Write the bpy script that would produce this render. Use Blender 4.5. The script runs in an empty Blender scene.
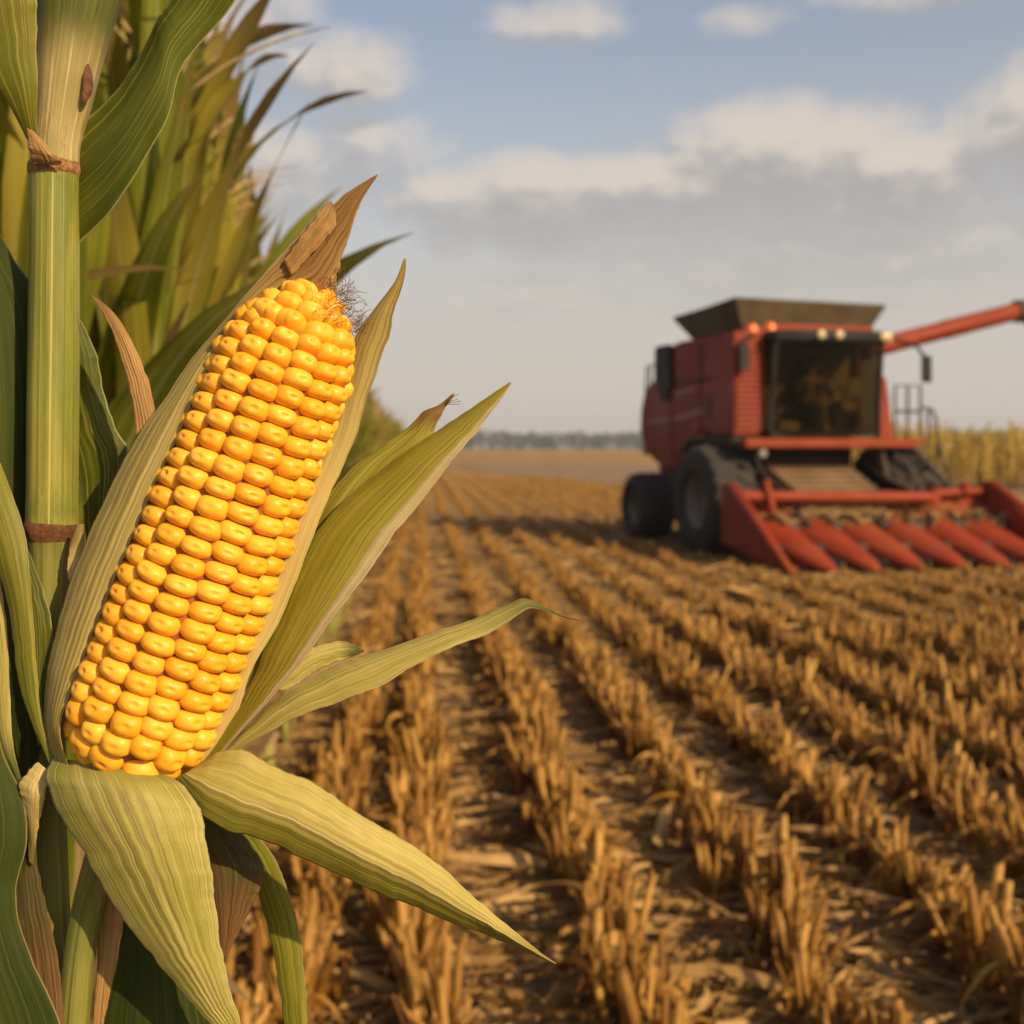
import bpy, bmesh, math, random
import numpy as np
from mathutils import Vector, Matrix, noise as mnoise

R = math.radians
S = bpy.context.scene
COL = S.collection
random.seed(7)
rng = np.random.default_rng(11)

# ------------------------------------------------------------------ camera
F = 40.0 / 36.0 * 1024.0          # focal length in pixels
EYE = 1.67                         # eye height in metres
cam_d = bpy.data.cameras.new('camera')
cam = bpy.data.objects.new('camera', cam_d)
COL.objects.link(cam)
cam.location = (0, 0, EYE)
cam.rotation_euler = (R(90), 0, 0)
cam_d.lens = 40
cam_d.sensor_width = 36
cam_d.shift_x = (512 - 420) / 1024
cam_d.shift_y = -(512 - 447) / 1024
cam_d.clip_start = 0.05
cam_d.clip_end = 6000
cam_d.dof.use_dof = True
cam_d.dof.focus_distance = 0.545
cam_d.dof.aperture_fstop = 9.8
cam_d.dof.aperture_blades = 8
S.camera = cam
S.view_settings.view_transform = 'Standard'
S.view_settings.look = 'None'
S.view_settings.exposure = 0.2
S.view_settings.gamma = 1.0
S.cycles.volume_step_rate = 1.0
S.cycles.max_bounces = 8
S.cycles.diffuse_bounces = 3
S.cycles.glossy_bounces = 3
S.cycles.transmission_bounces = 6
S.cycles.transparent_max_bounces = 8
S.cycles.use_denoising = True

# ------------------------------------------------------------------ sun and sky
SUN_EL = R(28)
SUN_AZ = R(142)                    # clockwise from +Y: right of and behind the viewer
sun_d = bpy.data.lights.new('sun', 'SUN')
sun_d.energy = 4.9
sun_d.angle = R(0.6)
sun_d.color = (1.0, 0.76, 0.44)
sun = bpy.data.objects.new('sun', sun_d)
COL.objects.link(sun)
to_sun = Vector((math.sin(SUN_AZ) * math.cos(SUN_EL), math.cos(SUN_AZ) * math.cos(SUN_EL), math.sin(SUN_EL)))
sun.rotation_euler = to_sun.to_track_quat('Z', 'Y').to_euler()


class NT:
    """small helper to write node trees"""
    def __init__(self, tree):
        self.t = tree
        self.n = tree.nodes
        self.l = tree.links

    def put(self, sock, v):
        if v is None:
            return
        if hasattr(v, 'is_linked') or hasattr(v, 'links'):
            self.l.new(v, sock)
        elif isinstance(v, (tuple, list)) and sock.type == 'RGBA' and len(v) == 3:
            sock.default_value = (*v, 1)
        else:
            sock.default_value = v

    def math(self, op, a, b=None, c=None, clamp=False):
        n = self.n.new('ShaderNodeMath')
        n.operation = op
        n.use_clamp = clamp
        for i, v in enumerate((a, b, c)):
            self.put(n.inputs[i], v)
        return n.outputs[0]

    def mix(self, f, a, b, mode='MIX'):
        n = self.n.new('ShaderNodeMix')
        n.data_type = 'RGBA'
        n.blend_type = mode
        self.put(n.inputs[0], f)
        self.put(n.inputs[6], a)
        self.put(n.inputs[7], b)
        return n.outputs[2]

    def rng(self, v, a, b, c=0.0, d=1.0, smooth=True):
        n = self.n.new('ShaderNodeMapRange')
        n.interpolation_type = 'SMOOTHSTEP' if smooth else 'LINEAR'
        n.clamp = True
        for i, x in enumerate((v, a, b, c, d)):
            self.put(n.inputs[i], x)
        return n.outputs[0]

    def noise(self, vec, scale=1.0, detail=3.0, rough=0.55, dist=0.0, dim='3D'):
        n = self.n.new('ShaderNodeTexNoise')
        n.noise_dimensions = dim
        self.put(n.inputs['Vector'], vec)
        n.inputs['Scale'].default_value = scale
        n.inputs['Detail'].default_value = detail
        n.inputs['Roughness'].default_value = rough
        n.inputs['Distortion'].default_value = dist
        return n.outputs[0]

    def comb(self, x, y, z=0.0):
        n = self.n.new('ShaderNodeCombineXYZ')
        for i, v in enumerate((x, y, z)):
            self.put(n.inputs[i], v)
        return n.outputs[0]

    def sep(self, v):
        n = self.n.new('ShaderNodeSeparateXYZ')
        self.l.new(v, n.inputs[0])
        return n.outputs

    def new(self, kind):
        return self.n.new(kind)


# world: Nishita sky with a broken layer of cumulus, laid out by compass bearing and height
W = bpy.data.worlds.new('World')
S.world = W
W.use_nodes = True
w = NT(W.node_tree)
w.n.clear()


def cloud_group():
    g = bpy.data.node_groups.new('cloud_density', 'ShaderNodeTree')
    g.interface.new_socket('bearing', in_out='INPUT', socket_type='NodeSocketFloat')
    g.interface.new_socket('height', in_out='INPUT', socket_type='NodeSocketFloat')
    g.interface.new_socket('density', in_out='OUTPUT', socket_type='NodeSocketFloat')
    q = NT(g)
    gi = q.new('NodeGroupInput')
    go = q.new('NodeGroupOutput')
    az, el = gi.outputs[0], gi.outputs[1]
    # clouds: bearing, height, half-width, half-height above, half-height below (degrees), weight
    lobes = [(18.0, 13.7, 9.0, 2.9, 4.5, 1.0), (13.0, 13.2, 9.0, 2.0, 4.5, .95), (5.0, 12.8, 9.0, 2.1, 4.5, .9),
             (22.5, 13.0, 7.0, 2.1, 4.5, .95), (30.0, 14.0, 8.0, 3.4, 5.0, 1.0), (19.0, 9.5, 18.0, 3.0, 4.0, .55),
             (6.8, 20.4, 4.6, 1.7, 1.7, .75), (15.8, 19.7, 2.8, 1.2, 1.3, .55), (-3.9, 18.2, 4.2, 2.6, 2.4, .85),
             (-9.5, 20.0, 6.0, 4.0, 4.5, .8), (24.0, 20.7, 7.0, 1.4, 1.6, .62), (-3.0, 14.8, 5.5, 2.4, 3.2, .68),
             (-8.0, 13.5, 7.0, 4.0, 5.0, .75), (18.0, 7.2, 14.0, 2.0, 2.2, .42), (6.0, 7.4, 9.0, 2.0, 2.0, .40),
             (29.5, 20.6, 4.0, 1.4, 1.5, .5), (-30, 17, 16, 4, 4, .8), (48, 18, 12, 5, 4, .8), (70, 14, 14, 4, 4, .8)]
    v = q.comb(q.math('MULTIPLY', az, 0.20), q.math('MULTIPLY', el, 0.30))
    n1 = q.noise(v, 1.0, 7, 0.55)
    warp = q.noise(v, 0.7, 3, 0.5)
    az2 = q.math('ADD', az, q.math('MULTIPLY', q.math('SUBTRACT', n1, 0.5), 6.0))
    el2 = q.math('ADD', el, q.math('MULTIPLY', q.math('SUBTRACT', warp, 0.5), 2.6))
    tot = None
    for a0, e0, wa, wu, wd, k in lobes:
        da = q.math('DIVIDE', q.math('SUBTRACT', az2, a0), wa)
        de = q.math('SUBTRACT', el2, e0)
        up = q.math('DIVIDE', q.math('MAXIMUM', de, 0.0), wu)
        dn = q.math('DIVIDE', q.math('MINIMUM', de, 0.0), wd)
        r2 = q.math('ADD', q.math('MULTIPLY', da, da), q.math('ADD', q.math('MULTIPLY', up, up), q.math('MULTIPLY', dn, dn)))
        lob = q.math('MULTIPLY', q.math('SUBTRACT', 1.0, r2, clamp=True), k)
        tot = lob if tot is None else q.math('MAXIMUM', tot, lob)
    fine = q.noise(v, 2.6, 7, 0.6)
    d = q.math('ADD', tot, q.math('MULTIPLY', q.math('SUBTRACT', fine, 0.5), 0.62))
    d = q.math('ADD', d, q.math('MULTIPLY', q.math('SUBTRACT', n1, 0.5), 0.45))
    q.l.new(d, go.inputs[0])
    return g


cg = cloud_group()
tc = w.new('ShaderNodeTexCoord')
d = w.sep(tc.outputs['Generated'])
az = w.math('MULTIPLY', w.math('ARCTAN2', d[0], d[1]), 180 / math.pi)
el = w.math('MULTIPLY', w.math('ARCSINE', d[2]), 180 / math.pi)


def cloud_at(dz, da=0.0):
    n = w.new('ShaderNodeGroup')
    n.node_tree = cg
    w.l.new(w.math('ADD', az, da), n.inputs[0])
    w.l.new(w.math('ADD', el, dz), n.inputs[1])
    return n.outputs[0]


c0 = cloud_at(0.0)
c1 = cloud_at(1.25, 0.7)
sky = w.new('ShaderNodeTexSky')
sky.sky_type = 'NISHITA'
sky.sun_disc = False
sky.sun_elevation = SUN_EL
sky.sun_rotation = SUN_AZ
sky.air_density = 1.0
sky.dust_density = 2.5
sky.ozone_density = 1.2
SKY_K = 0.122
skyc = w.mix(1.0, sky.outputs[0], (SKY_K, SKY_K, SKY_K), 'MULTIPLY')
# pale evening haze that thickens towards the horizon (it is in the air, hence in the sky)
hz = w.rng(el, 22.0, 2.0, 0.24, 0.95)
skyc = w.mix(hz, skyc, (0.555, 0.500, 0.437))
mask = w.rng(c0, 0.0, 0.95, 0.0, 0.90)
mask = w.math('MULTIPLY', mask, w.rng(el, 1.0, 9.0, 0.35, 1.0))
light = w.rng(w.math('SUBTRACT', c0, c1), -0.16, 0.34)
cc = w.mix(light, (0.375, 0.355, 0.345), (0.635, 0.555, 0.48))
skyc = w.mix(mask, skyc, cc)
bg = w.new('ShaderNodeBackground')
w.l.new(skyc, bg.inputs[0])
bg.inputs[1].default_value = 1.0
out = w.new('ShaderNodeOutputWorld')
w.l.new(bg.outputs[0], out.inputs[0])


# ------------------------------------------------------------------ helpers
def tag(o, label=None, cat=None, group=None, kind=None):
    if label: o['label'] = label
    if cat: o['category'] = cat
    if group: o['group'] = group
    if kind: o['kind'] = kind
    return o


def empty(name, loc=(0, 0, 0), rz=0.0):
    o = bpy.data.objects.new(name, None)
    o.location = loc
    o.rotation_euler = (0, 0, rz)
    o.empty_display_size = 0.1
    COL.objects.link(o)
    return o


def link(name, me, mat=None, parent=None):
    o = bpy.data.objects.new(name, me)
    COL.objects.link(o)
    if mat is not None and not me.materials:
        me.materials.append(mat)
    if parent is not None:
        o.parent = parent
    return o


def quad_mesh(name, V, Q, uv=None, smooth=True):
    """fast mesh from an (n,3) vertex array and an (m,4) quad array"""
    V = np.asarray(V, dtype=np.float32)
    Q = np.asarray(Q, dtype=np.int32)
    me = bpy.data.meshes.new(name)
    me.vertices.add(len(V))
    me.vertices.foreach_set('co', V.ravel())
    me.loops.add(Q.size)
    me.loops.foreach_set('vertex_index', Q.ravel())
    me.polygons.add(len(Q))
    me.polygons.foreach_set('loop_start', np.arange(0, Q.size, 4, dtype=np.int32))
    me.polygons.foreach_set('use_smooth', np.full(len(Q), smooth, dtype=bool))
    if uv is not None:
        l = me.uv_layers.new(name='uv')
        l.data.foreach_set('uv', np.asarray(uv, dtype=np.float32)[Q.ravel()].ravel())
    me.update(calc_edges=True)
    return me


def grid_quads(nv, nu, close=False):
    q = []
    for j in range(nv - 1):
        for i in range(nu if close else nu - 1):
            a = j * nu + i
            b = j * nu + (i + 1) % nu
            q.append((a, b, b + nu, a + nu))
    return q


def merge(parts):
    V, Q, U, n = [], [], [], 0
    for p in parts:
        V.append(np.asarray(p[0], dtype=np.float32))
        Q.append(np.asarray(p[1], dtype=np.int32) + n)
        if len(p) > 2: U.append(p[2])
        n += len(p[0])
    return np.concatenate(V), np.concatenate(Q), (np.concatenate(U) if U else None)


def catmull(pts, n):
    """resample a list of rows (any width) into n rows along a centripetal-like spline"""
    P = np.asarray(pts, dtype=float)
    k = len(P)
    ext = np.vstack([2 * P[0] - P[1], P, 2 * P[-1] - P[-2]])
    out = []
    for t in np.linspace(0, k - 1, n):
        i = min(int(t), k - 2)
        f = t - i
        a, b, c, d_ = ext[i], ext[i + 1], ext[i + 2], ext[i + 3]
        out.append(0.5 * ((2 * b) + (-a + c) * f + (2 * a - 5 * b + 4 * c - d_) * f * f + (-a + 3 * b - 3 * c + d_) * f ** 3))
    return np.array(out)


def tube_arr(pts, rad, sides=6, cap=True):
    """tube around a polyline; returns vertex list and quads"""
    pts = [Vector(p) for p in pts]
    V, Q = [], []
    up = Vector((0.3, 0.9, 0.2))
    for i, p in enumerate(pts):
        t = (pts[min(i + 1, len(pts) - 1)] - pts[max(i - 1, 0)])
        if t.length < 1e-9: t = Vector((0, 0, 1))
        t.normalize()
        a = t.cross(up)
        if a.length < 1e-3: a = t.cross(Vector((1, 0, 0)))
        a.normalize()
        b = t.cross(a)
        r = rad[i] if hasattr(rad, '__len__') else rad
        for k in range(sides):
            w_ = 2 * math.pi * k / sides
            V.append(p + a * (r * math.cos(w_)) + b * (r * math.sin(w_)))
    Q = grid_quads(len(pts), sides, True)
    if cap:
        for base in (0, (len(pts) - 1) * sides):
            for k in range(1, sides - 2, 2):
                q = (base, base + k, base + k + 1, base + k + 2)
                Q.append(q if base else q[::-1])
    return np.array([tuple(v) for v in V]), Q


SC = 0.57 / F                      # metres per pixel at the ear's own distance
D0 = 0.57


def P(px, py, off=0.0):
    """the point off (in ear-distance pixels) behind the ear's plane"""
    d_ = D0 + off * SC
    return ((px - 420) * d_ / F, d_, EYE - (py - 447) * d_ / F)


# ------------------------------------------------------------------ materials
def new_mat(name):
    m = bpy.data.materials.new(name)
    m.use_nodes = True
    q = NT(m.node_tree)
    b = q.n['Principled BSDF']
    return m, q, b


def leaf_mat(name, base, alt, pale, stripes=26, tip=None, tip0=0.75, tip1=1.0, trans=0.25, rough=0.5,
             margin=None, margin_w=0.05, veins=0.5, blotch=None, blotch_amt=0.0, right_margin=None, seed=0.0, bump=0.35, mid=None, mid_u=0.5, mid_w=0.03):
    """blade or husk: fine lengthwise veins, mottling, a dried tip and pale margins"""
    k_ = 1.0
    base, alt, pale = (tuple(x * k_ for x in c_) for c_ in (base, alt, pale))
    m, q, b = new_mat(name)
    uvn = q.new('ShaderNodeUVMap')
    uvn.uv_map = 'uv'
    s = q.sep(uvn.outputs[0])
    u, v = s[0], s[1]
    wob = q.math('MULTIPLY', q.math('SUBTRACT', q.noise(q.comb(q.math('MULTIPLY', u, 3.0), q.math('MULTIPLY', v, 2.0), seed + 3), 1.0, 2), 0.5), 0.016)
    uu = q.math('ADD', u, wob)
    fine = q.noise(q.comb(q.math('MULTIPLY', uu, stripes * 1.25), q.math('MULTIPLY', v, 0.9), seed), 1.0, 4, 0.62)
    vein = q.noise(q.comb(q.math('MULTIPLY', uu, stripes * 0.62), q.math('MULTIPLY', v, 0.4), seed + 11), 1.0, 1.5, 0.5)
    big = q.noise(q.comb(q.math('MULTIPLY', u, 3.0), q.math('MULTIPLY', v, 3.2), seed + 23), 1.0, 4, 0.6)
    speck = q.noise(q.comb(q.math('MULTIPLY', u, 90.0), q.math('MULTIPLY', v, 120.0), seed), 1.0, 2, 0.6)
    c = q.mix(q.rng(big, 0.32, 0.68), base, alt)
    dark = tuple(x * 0.45 for x in base)
    c = q.mix(q.rng(fine, 0.50, 0.26, 0.0, 0.68), c, dark)
    c = q.mix(q.rng(vein, 0.53, 0.68, 0.0, veins), c, pale)
    c = q.mix(q.rng(speck, 0.55, 0.75, 0.0, 0.22), c, dark)
    if mid is not None:
        midf = q.rng(q.math('ABSOLUTE', q.math('SUBTRACT', uu, mid_u)), mid_w * 1.5, mid_w * 0.5, 0, 0.8)
    if blotch is not None:
        bl = q.noise(q.comb(q.math('MULTIPLY', u, 7.0), q.math('MULTIPLY', v, 6.0), seed + 41), 1.0, 5, 0.65)
        c = q.mix(q.rng(bl, 0.52, 0.68, 0.0, blotch_amt), c, blotch)
    if tip is not None:
        tv = q.math('ADD', v, q.math('ADD', q.math('MULTIPLY', q.math('SUBTRACT', fine, 0.5), 0.25), q.math('MULTIPLY', q.math('SUBTRACT', big, 0.5), 0.2)))
        tipc = q.mix(q.rng(fine, 0.3, 0.7), tuple(x * 0.4 for x in tip), tip)
        c = q.mix(q.rng(tv, tip0, tip1), c, tipc)
    if margin is not None:
        edge = q.math('MINIMUM', u, q.math('SUBTRACT', 1.0, u))
        c = q.mix(q.rng(q.math('ADD', edge, wob), margin_w, margin_w * 0.35, 0, 0.9), c, margin)
    if right_margin is not None:
        c = q.mix(q.rng(uu, 1.0 - right_margin[1], 1.0 - right_margin[1] * 0.55, 0, 0.85), c,
                  q.mix(q.rng(fine, 0.32, 0.6), tuple(x * 0.6 for x in right_margin[0]), right_margin[0]))
    if mid is not None:
        c = q.mix(midf, c, mid)
    q.l.new(c, b.inputs['Base Color'])
    b.inputs['Roughness'].default_value = rough
    b.inputs['Specular IOR Level'].default_value = 0.28
    bp = q.new('ShaderNodeBump')
    bp.inputs['Strength'].default_value = bump
    bp.inputs['Distance'].default_value = 0.0012
    q.l.new(q.math('ADD', fine, vein), bp.inputs['Height'])
    q.l.new(bp.outputs[0], b.inputs['Normal'])
    t = q.new('ShaderNodeBsdfTranslucent')
    q.l.new(c, t.inputs[0])
    q.l.new(bp.outputs[0], t.inputs['Normal'])
    mx = q.new('ShaderNodeMixShader')
    mx.inputs[0].default_value = trans
    q.l.new(b.outputs[0], mx.inputs[1])
    q.l.new(t.outputs[0], mx.inputs[2])
    q.l.new(mx.outputs[0], q.n['Material Output'].inputs[0])
    return m


def kernel_mat(name, island):
    m, q, b = new_mat(name)
    if island:
        g = q.new('ShaderNodeNewGeometry')
        rnd = g.outputs['Random Per Island']
    else:
        g = q.new('ShaderNodeObjectInfo')
        rnd = g.outputs['Random']
    geo = q.new('ShaderNodeTexCoord')
    gpos = q.new('ShaderNodeNewGeometry').outputs['Position']
    mott = q.noise(gpos, 420.0, 5, 0.65)
    ramp = q.new('ShaderNodeValToRGB')
    cr = ramp.color_ramp
    cr.elements[0].position, cr.elements[0].color = 0.0, (0.75, 0.32, 0.010, 1)
    cr.elements[1].position, cr.elements[1].color = 1.0, (0.84, 0.425, 0.034, 1)
    e = cr.elements.new(0.5); e.color = (0.80, 0.37, 0.017, 1)
    q.l.new(rnd, ramp.inputs[0])
    c = q.mix(q.rng(mott, 0.35, 0.7, 0.0, 0.30), ramp.outputs[0], (0.90, 0.50, 0.06))
    q.l.new(c, b.inputs['Base Color'])
    q.l.new(q.rng(mott, 0.35, 0.7, 0.34, 0.52), b.inputs['Roughness'])
    b.inputs['Specular IOR Level'].default_value = 0.38
    b.inputs['Subsurface Weight'].default_value = 0.45
    b.inputs['Subsurface Radius'].default_value = (1.0, 0.42, 0.08)
    b.inputs['Subsurface Scale'].default_value = 0.0045
    bp = q.new('ShaderNodeBump')
    bp.inputs['Strength'].default_value = 0.16
    bp.inputs['Distance'].default_value = 0.0006
    q.l.new(q.noise(gpos, 1400.0, 4), bp.inputs['Height'])
    q.l.new(bp.outputs[0], b.inputs['Normal'])
    return m


def plain_mat(name, col, rough=0.5, metal=0.0, dust=None, dust_amt=0.0, scale=6.0, var=0.25, coat=0.0, bump=0.0):
    m, q, b = new_mat(name)
    tcn = q.new('ShaderNodeTexCoord')
    n = q.noise(tcn.outputs['Object'], scale, 5, 0.6)
    c = q.mix(q.rng(n, 0.3, 0.7), tuple(x * (1 - var) for x in col), tuple(min(1, x * (1 + var)) for x in col))
    if dust is not None:
        n2 = q.noise(tcn.outputs['Object'], scale * 0.45, 6, 0.65)
        c = q.mix(q.rng(n2, 0.40, 0.72, 0.12 * dust_amt, dust_amt), c, dust)
        r = q.rng(n2, 0.40, 0.72, rough, min(1, rough + 0.3))
        q.l.new(r, b.inputs['Roughness'])
    else:
        b.inputs['Roughness'].default_value = rough
    q.l.new(c, b.inputs['Base Color'])
    b.inputs['Metallic'].default_value = metal
    b.inputs['Coat Weight'].default_value = coat
    if bump:
        bp = q.new('ShaderNodeBump')
        bp.inputs['Strength'].default_value = bump
        bp.inputs['Distance'].default_value = 0.01
        q.l.new(q.noise(tcn.outputs['Object'], scale * 6, 4), bp.inputs['Height'])
        q.l.new(bp.outputs[0], b.inputs['Normal'])
    return m


def island_mat(name, cols, rough=0.6, trans=0.0, scale=14.0, dark=0.5):
    """a colour picked per loose piece, with mottling along it"""
    m, q, b = new_mat(name)
    g = q.new('ShaderNodeNewGeometry')
    tcn = q.new('ShaderNodeTexCoord')
    ramp = q.new('ShaderNodeValToRGB')
    cr = ramp.color_ramp
    cr.elements[0].color = (*cols[0], 1)
    cr.elements[1].color = (*cols[-1], 1)
    for i, c_ in enumerate(cols[1:-1]):
        e = cr.elements.new((i + 1) / (len(cols) - 1))
        e.color = (*c_, 1)
    oi = q.new('ShaderNodeObjectInfo')
    r = q.math('FRACT', q.math('ADD', g.outputs['Random Per Island'], oi.outputs['Random']))
    q.l.new(r, ramp.inputs[0])
    n = q.noise(tcn.outputs['Object'], scale, 4, 0.6)
    c = q.mix(q.rng(n, 0.55, 0.3, 0.0, dark), ramp.outputs[0], tuple(x * 0.4 for x in cols[0]))
    q.l.new(c, b.inputs['Base Color'])
    b.inputs['Roughness'].default_value = rough
    b.inputs['Specular IOR Level'].default_value = 0.25
    if trans:
        t = q.new('ShaderNodeBsdfTranslucent')
        q.l.new(c, t.inputs[0])
        mx = q.new('ShaderNodeMixShader')
        mx.inputs[0].default_value = trans
        q.l.new(b.outputs[0], mx.inputs[1])
        q.l.new(t.outputs[0], mx.inputs[2])
        q.l.new(mx.outputs[0], q.n['Material Output'].inputs[0])
    return m


# ------------------------------------------------------------------ ground
def ground_mat():
    m, q, b = new_mat('field_soil')
    g = q.new('ShaderNodeNewGeometry')
    p = g.outputs['Position']
    s = q.sep(p)
    clod = q.noise(p, 9.0, 8, 0.65)
    big = q.noise(p, 0.8, 5, 0.6)
    fib = q.noise(q.comb(q.math('MULTIPLY', s[0], 26.0), q.math('MULTIPLY', s[1], 60.0)), 1.0, 4, 0.6, 0.6)
    c = q.mix(q.rng(clod, 0.3, 0.7), (0.060, 0.036, 0.020), (0.155, 0.097, 0.055))
    c = q.mix(q.rng(big, 0.35, 0.7, 0.0, 0.5), c, (0.18, 0.112, 0.062))
    chaff = (0.28, 0.17, 0.07)
    c = q.mix(q.rng(fib, 0.52, 0.66, 0.0, 0.7), c, chaff)
    # far off the stubble itself closes over the soil, streaked along the drill rows
    rowx = q.noise(q.comb(q.math('MULTIPLY', s[0], 1.2), q.math('MULTIPLY', s[1], 0.03)), 1.0, 4, 0.6)
    farc = q.mix(q.rng(rowx, 0.3, 0.7), (0.235, 0.126, 0.034), (0.41, 0.245, 0.078))
    farc = q.mix(q.rng(clod, 0.4, 0.65, 0.0, 0.35), farc, (0.18, 0.10, 0.04))
    c = q.mix(q.rng(s[1], 14.0, 42.0, 0.0, 0.93), c, farc)
    q.l.new(c, b.inputs['Base Color'])
    b.inputs['Roughness'].default_value = 0.95
    b.inputs['Specular IOR Level'].default_value = 0.1
    bp = q.new('ShaderNodeBump')
    bp.inputs['Strength'].default_value = 0.8
    bp.inputs['Distance'].default_value = 0.03
    q.l.new(q.math('ADD', clod, q.math('MULTIPLY', fib, 0.3)), bp.inputs['Height'])
    q.l.new(bp.outputs[0], b.inputs['Normal'])
    return m


def ground():
    xs = np.concatenate([[-2500, -900, -300, -90, -30], np.arange(-12, 24.01, 0.16), [40, 90, 300, 900, 2500]])
    ys = np.concatenate([[-60, -10], np.arange(-1, 24.01, 0.16), [30, 40, 60, 90, 160, 320, 640, 1200, 3000]])
    V = []
    for y in ys:
        for x in xs:
            z = 0.0
            if -12 <= x <= 24 and -1 <= y <= 24:
                k = min(1, (x + 12) / 2, (24 - x) / 2, (24 - y) / 3, (y + 1))
                z = k * (0.030 * mnoise.noise((x * 1.3, y * 1.3, 0)) + 0.022 * mnoise.noise((x * 5, y * 5, 3))
                         + 0.014 * math.cos(2 * math.pi * x / 0.64))
            V.append((x, y, z))
    me = quad_mesh('ground', V, grid_quads(len(ys), len(xs)))
    tag(link('ground', me, ground_mat()), kind='structure')
    # a strip already tilled, lying across the field behind the machine
    poly = [(1, 108), (3, 93), (5.5, 66), (8.5, 47), (16, 41), (38, 39), (60, 60), (40, 96), (14, 112)]
    bm = bmesh.new()
    bm.faces.new([bm.verts.new((x, y, 0.03)) for x, y in poly])
    me = bpy.data.meshes.new('soil_strip')
    bm.to_mesh(me)
    tag(link('soil_strip', me, plain_mat('tilled_soil', (0.20, 0.118, 0.055), 0.95, scale=0.6, var=0.3)), kind='structure')


ground()


def gz(x, y):
    if -12 <= x <= 24 and -1 <= y <= 24:
        k = min(1, (x + 12) / 2, (24 - x) / 2, (24 - y) / 3, (y + 1))
        return k * (0.030 * mnoise.noise((x * 1.3, y * 1.3, 0)) + 0.022 * mnoise.noise((x * 5, y * 5, 3)) + 0.014 * math.cos(2 * math.pi * x / 0.64))
    return 0.0


# ------------------------------------------------------------------ maize plants of the standing crop
def blade_arr(rnd, length, width, elev, droop, nseg=12, nu=5, az=0.0, base=(0, 0, 0), twist=0.0, wave=0.02):
    """an arching maize blade with a V section; returns verts, quads, uv"""
    V, U = [], []
    pos = Vector(base)
    ang = elev
    step = length / nseg
    ph = rnd.uniform(0, 6)
    for j in range(nseg + 1):
        f = j / nseg
        wd = width * (0.55 + 1.1 * f if f < 0.35 else 0.935 * max(0.0, 1 - ((f - 0.35) / 0.65) ** 1.25)) + 0.002
        a = az + twist * f
        fw = Vector((math.cos(az) * math.cos(ang), math.sin(az) * math.cos(ang), math.sin(ang)))
        side = Vector((-math.sin(a), math.cos(a), 0.25 * math.sin(twist * f * 2)))
        nrm = fw.cross(side).normalized()
        if nrm.z < 0 and abs(ang) < 1.2: nrm = -nrm
        for i in range(nu):
            t = i / (nu - 1) * 2 - 1
            lift = abs(t) * wd * (0.28 * (1 - f)) + wave * min(1.0, wd / width) * math.sin(ph + f * 16 + t * 1.5) * abs(t) * (0.3 + f)
            V.append(tuple(pos + side * (t * wd * 0.5) + nrm * lift))
            U.append((i / (nu - 1), f))
        pos = pos + fw * step
        ang -= droop * (0.4 + 1.6 * f) / nseg
    return np.array(V), grid_quads(nseg + 1, nu), np.array(U)


def plant_parts(rnd, dry=0.1, lowpoly=False):
    """stem, leaves, tassel, ear of one plant, as arrays; about 2.3 m tall"""
    H = rnd.uniform(1.88, 2.06)
    lean = (rnd.uniform(-.06, .06), rnd.uniform(-.06, .06))
    at = lambda z: (lean[0] * (z / H) ** 2, lean[1] * (z / H) ** 2, z)
    zs = np.linspace(0, H, 5 if lowpoly else 15)
    rad = [0.0145 * (1 - 0.55 * z / H) + (0.0018 if (i % 2 and not lowpoly) else 0) for i, z in enumerate(zs)]
    stem = tube_arr([at(z) for z in zs], rad, 4 if lowpoly else 7)
    leaves = []
    n = rnd.randint(8, 9) if lowpoly else rnd.randint(11, 13)
    az0 = rnd.uniform(-.3, .3)
    for k in range(n):
        z = 0.25 + (H - 0.32) * k / (n - 1)
        f = k / (n - 1)
        ln = (0.60 + 0.32 * math.sin(math.pi * min(1, f * 0.95 + 0.1))) * rnd.uniform(.85, 1.1)
        el_ = R(rnd.uniform(70, 84)) + 0.03 * f
        dr = rnd.choice([rnd.uniform(.2, .7), rnd.uniform(.4, 1.2), rnd.uniform(.9, 1.7)]) * (1.15 - 0.5 * f)
        lf = blade_arr(rnd, ln, rnd.uniform(.085, .118), el_, dr, 5 if lowpoly else 14, 3 if lowpoly else 5,
                       az0 + math.pi * k + rnd.uniform(-.5, .5), at(z), rnd.uniform(-.9, .9), 0.012)
        leaves.append((lf, (f < 0.22 and rnd.random() < 0.8) or rnd.random() < dry))
    tas = []
    top = Vector(at(H))
    for k in range(3 if lowpoly else 9):
        a = rnd.uniform(0, 6.28)
        sp = 0.0 if k == 0 else rnd.uniform(.25, .9)
        pts = []
        p = top - Vector((0, 0, 0.02))
        dr = Vector((math.cos(a) * math.sin(sp), math.sin(a) * math.sin(sp), math.cos(sp)))
        for j in range(4 if lowpoly else 6):
            pts.append(p.copy())
            p = p + dr * (0.055 if not lowpoly else 0.09)
            dr = (dr + Vector((math.cos(a) * .10, math.sin(a) * .10, -0.10 if k else 0))).normalized()
        tas.append(tube_arr(pts, [0.002, 0.003, 0.003, 0.0026, 0.002, 0.001][:len(pts)], 4))
    az1 = az0 + 1.2
    ear = None
    if not lowpoly:
        z = H * rnd.uniform(.46, .55)
        b0 = Vector(at(z))
        dr = Vector((math.cos(az1) * .45, math.sin(az1) * .45, .9)).normalized()
        ear = tube_arr([b0 + dr * s for s in (0, .02, .06, .12, .18, .23, .27)], [.010, .020, .027, .028, .023, .013, .003], 8)
    return stem, leaves, tas, ear


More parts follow.
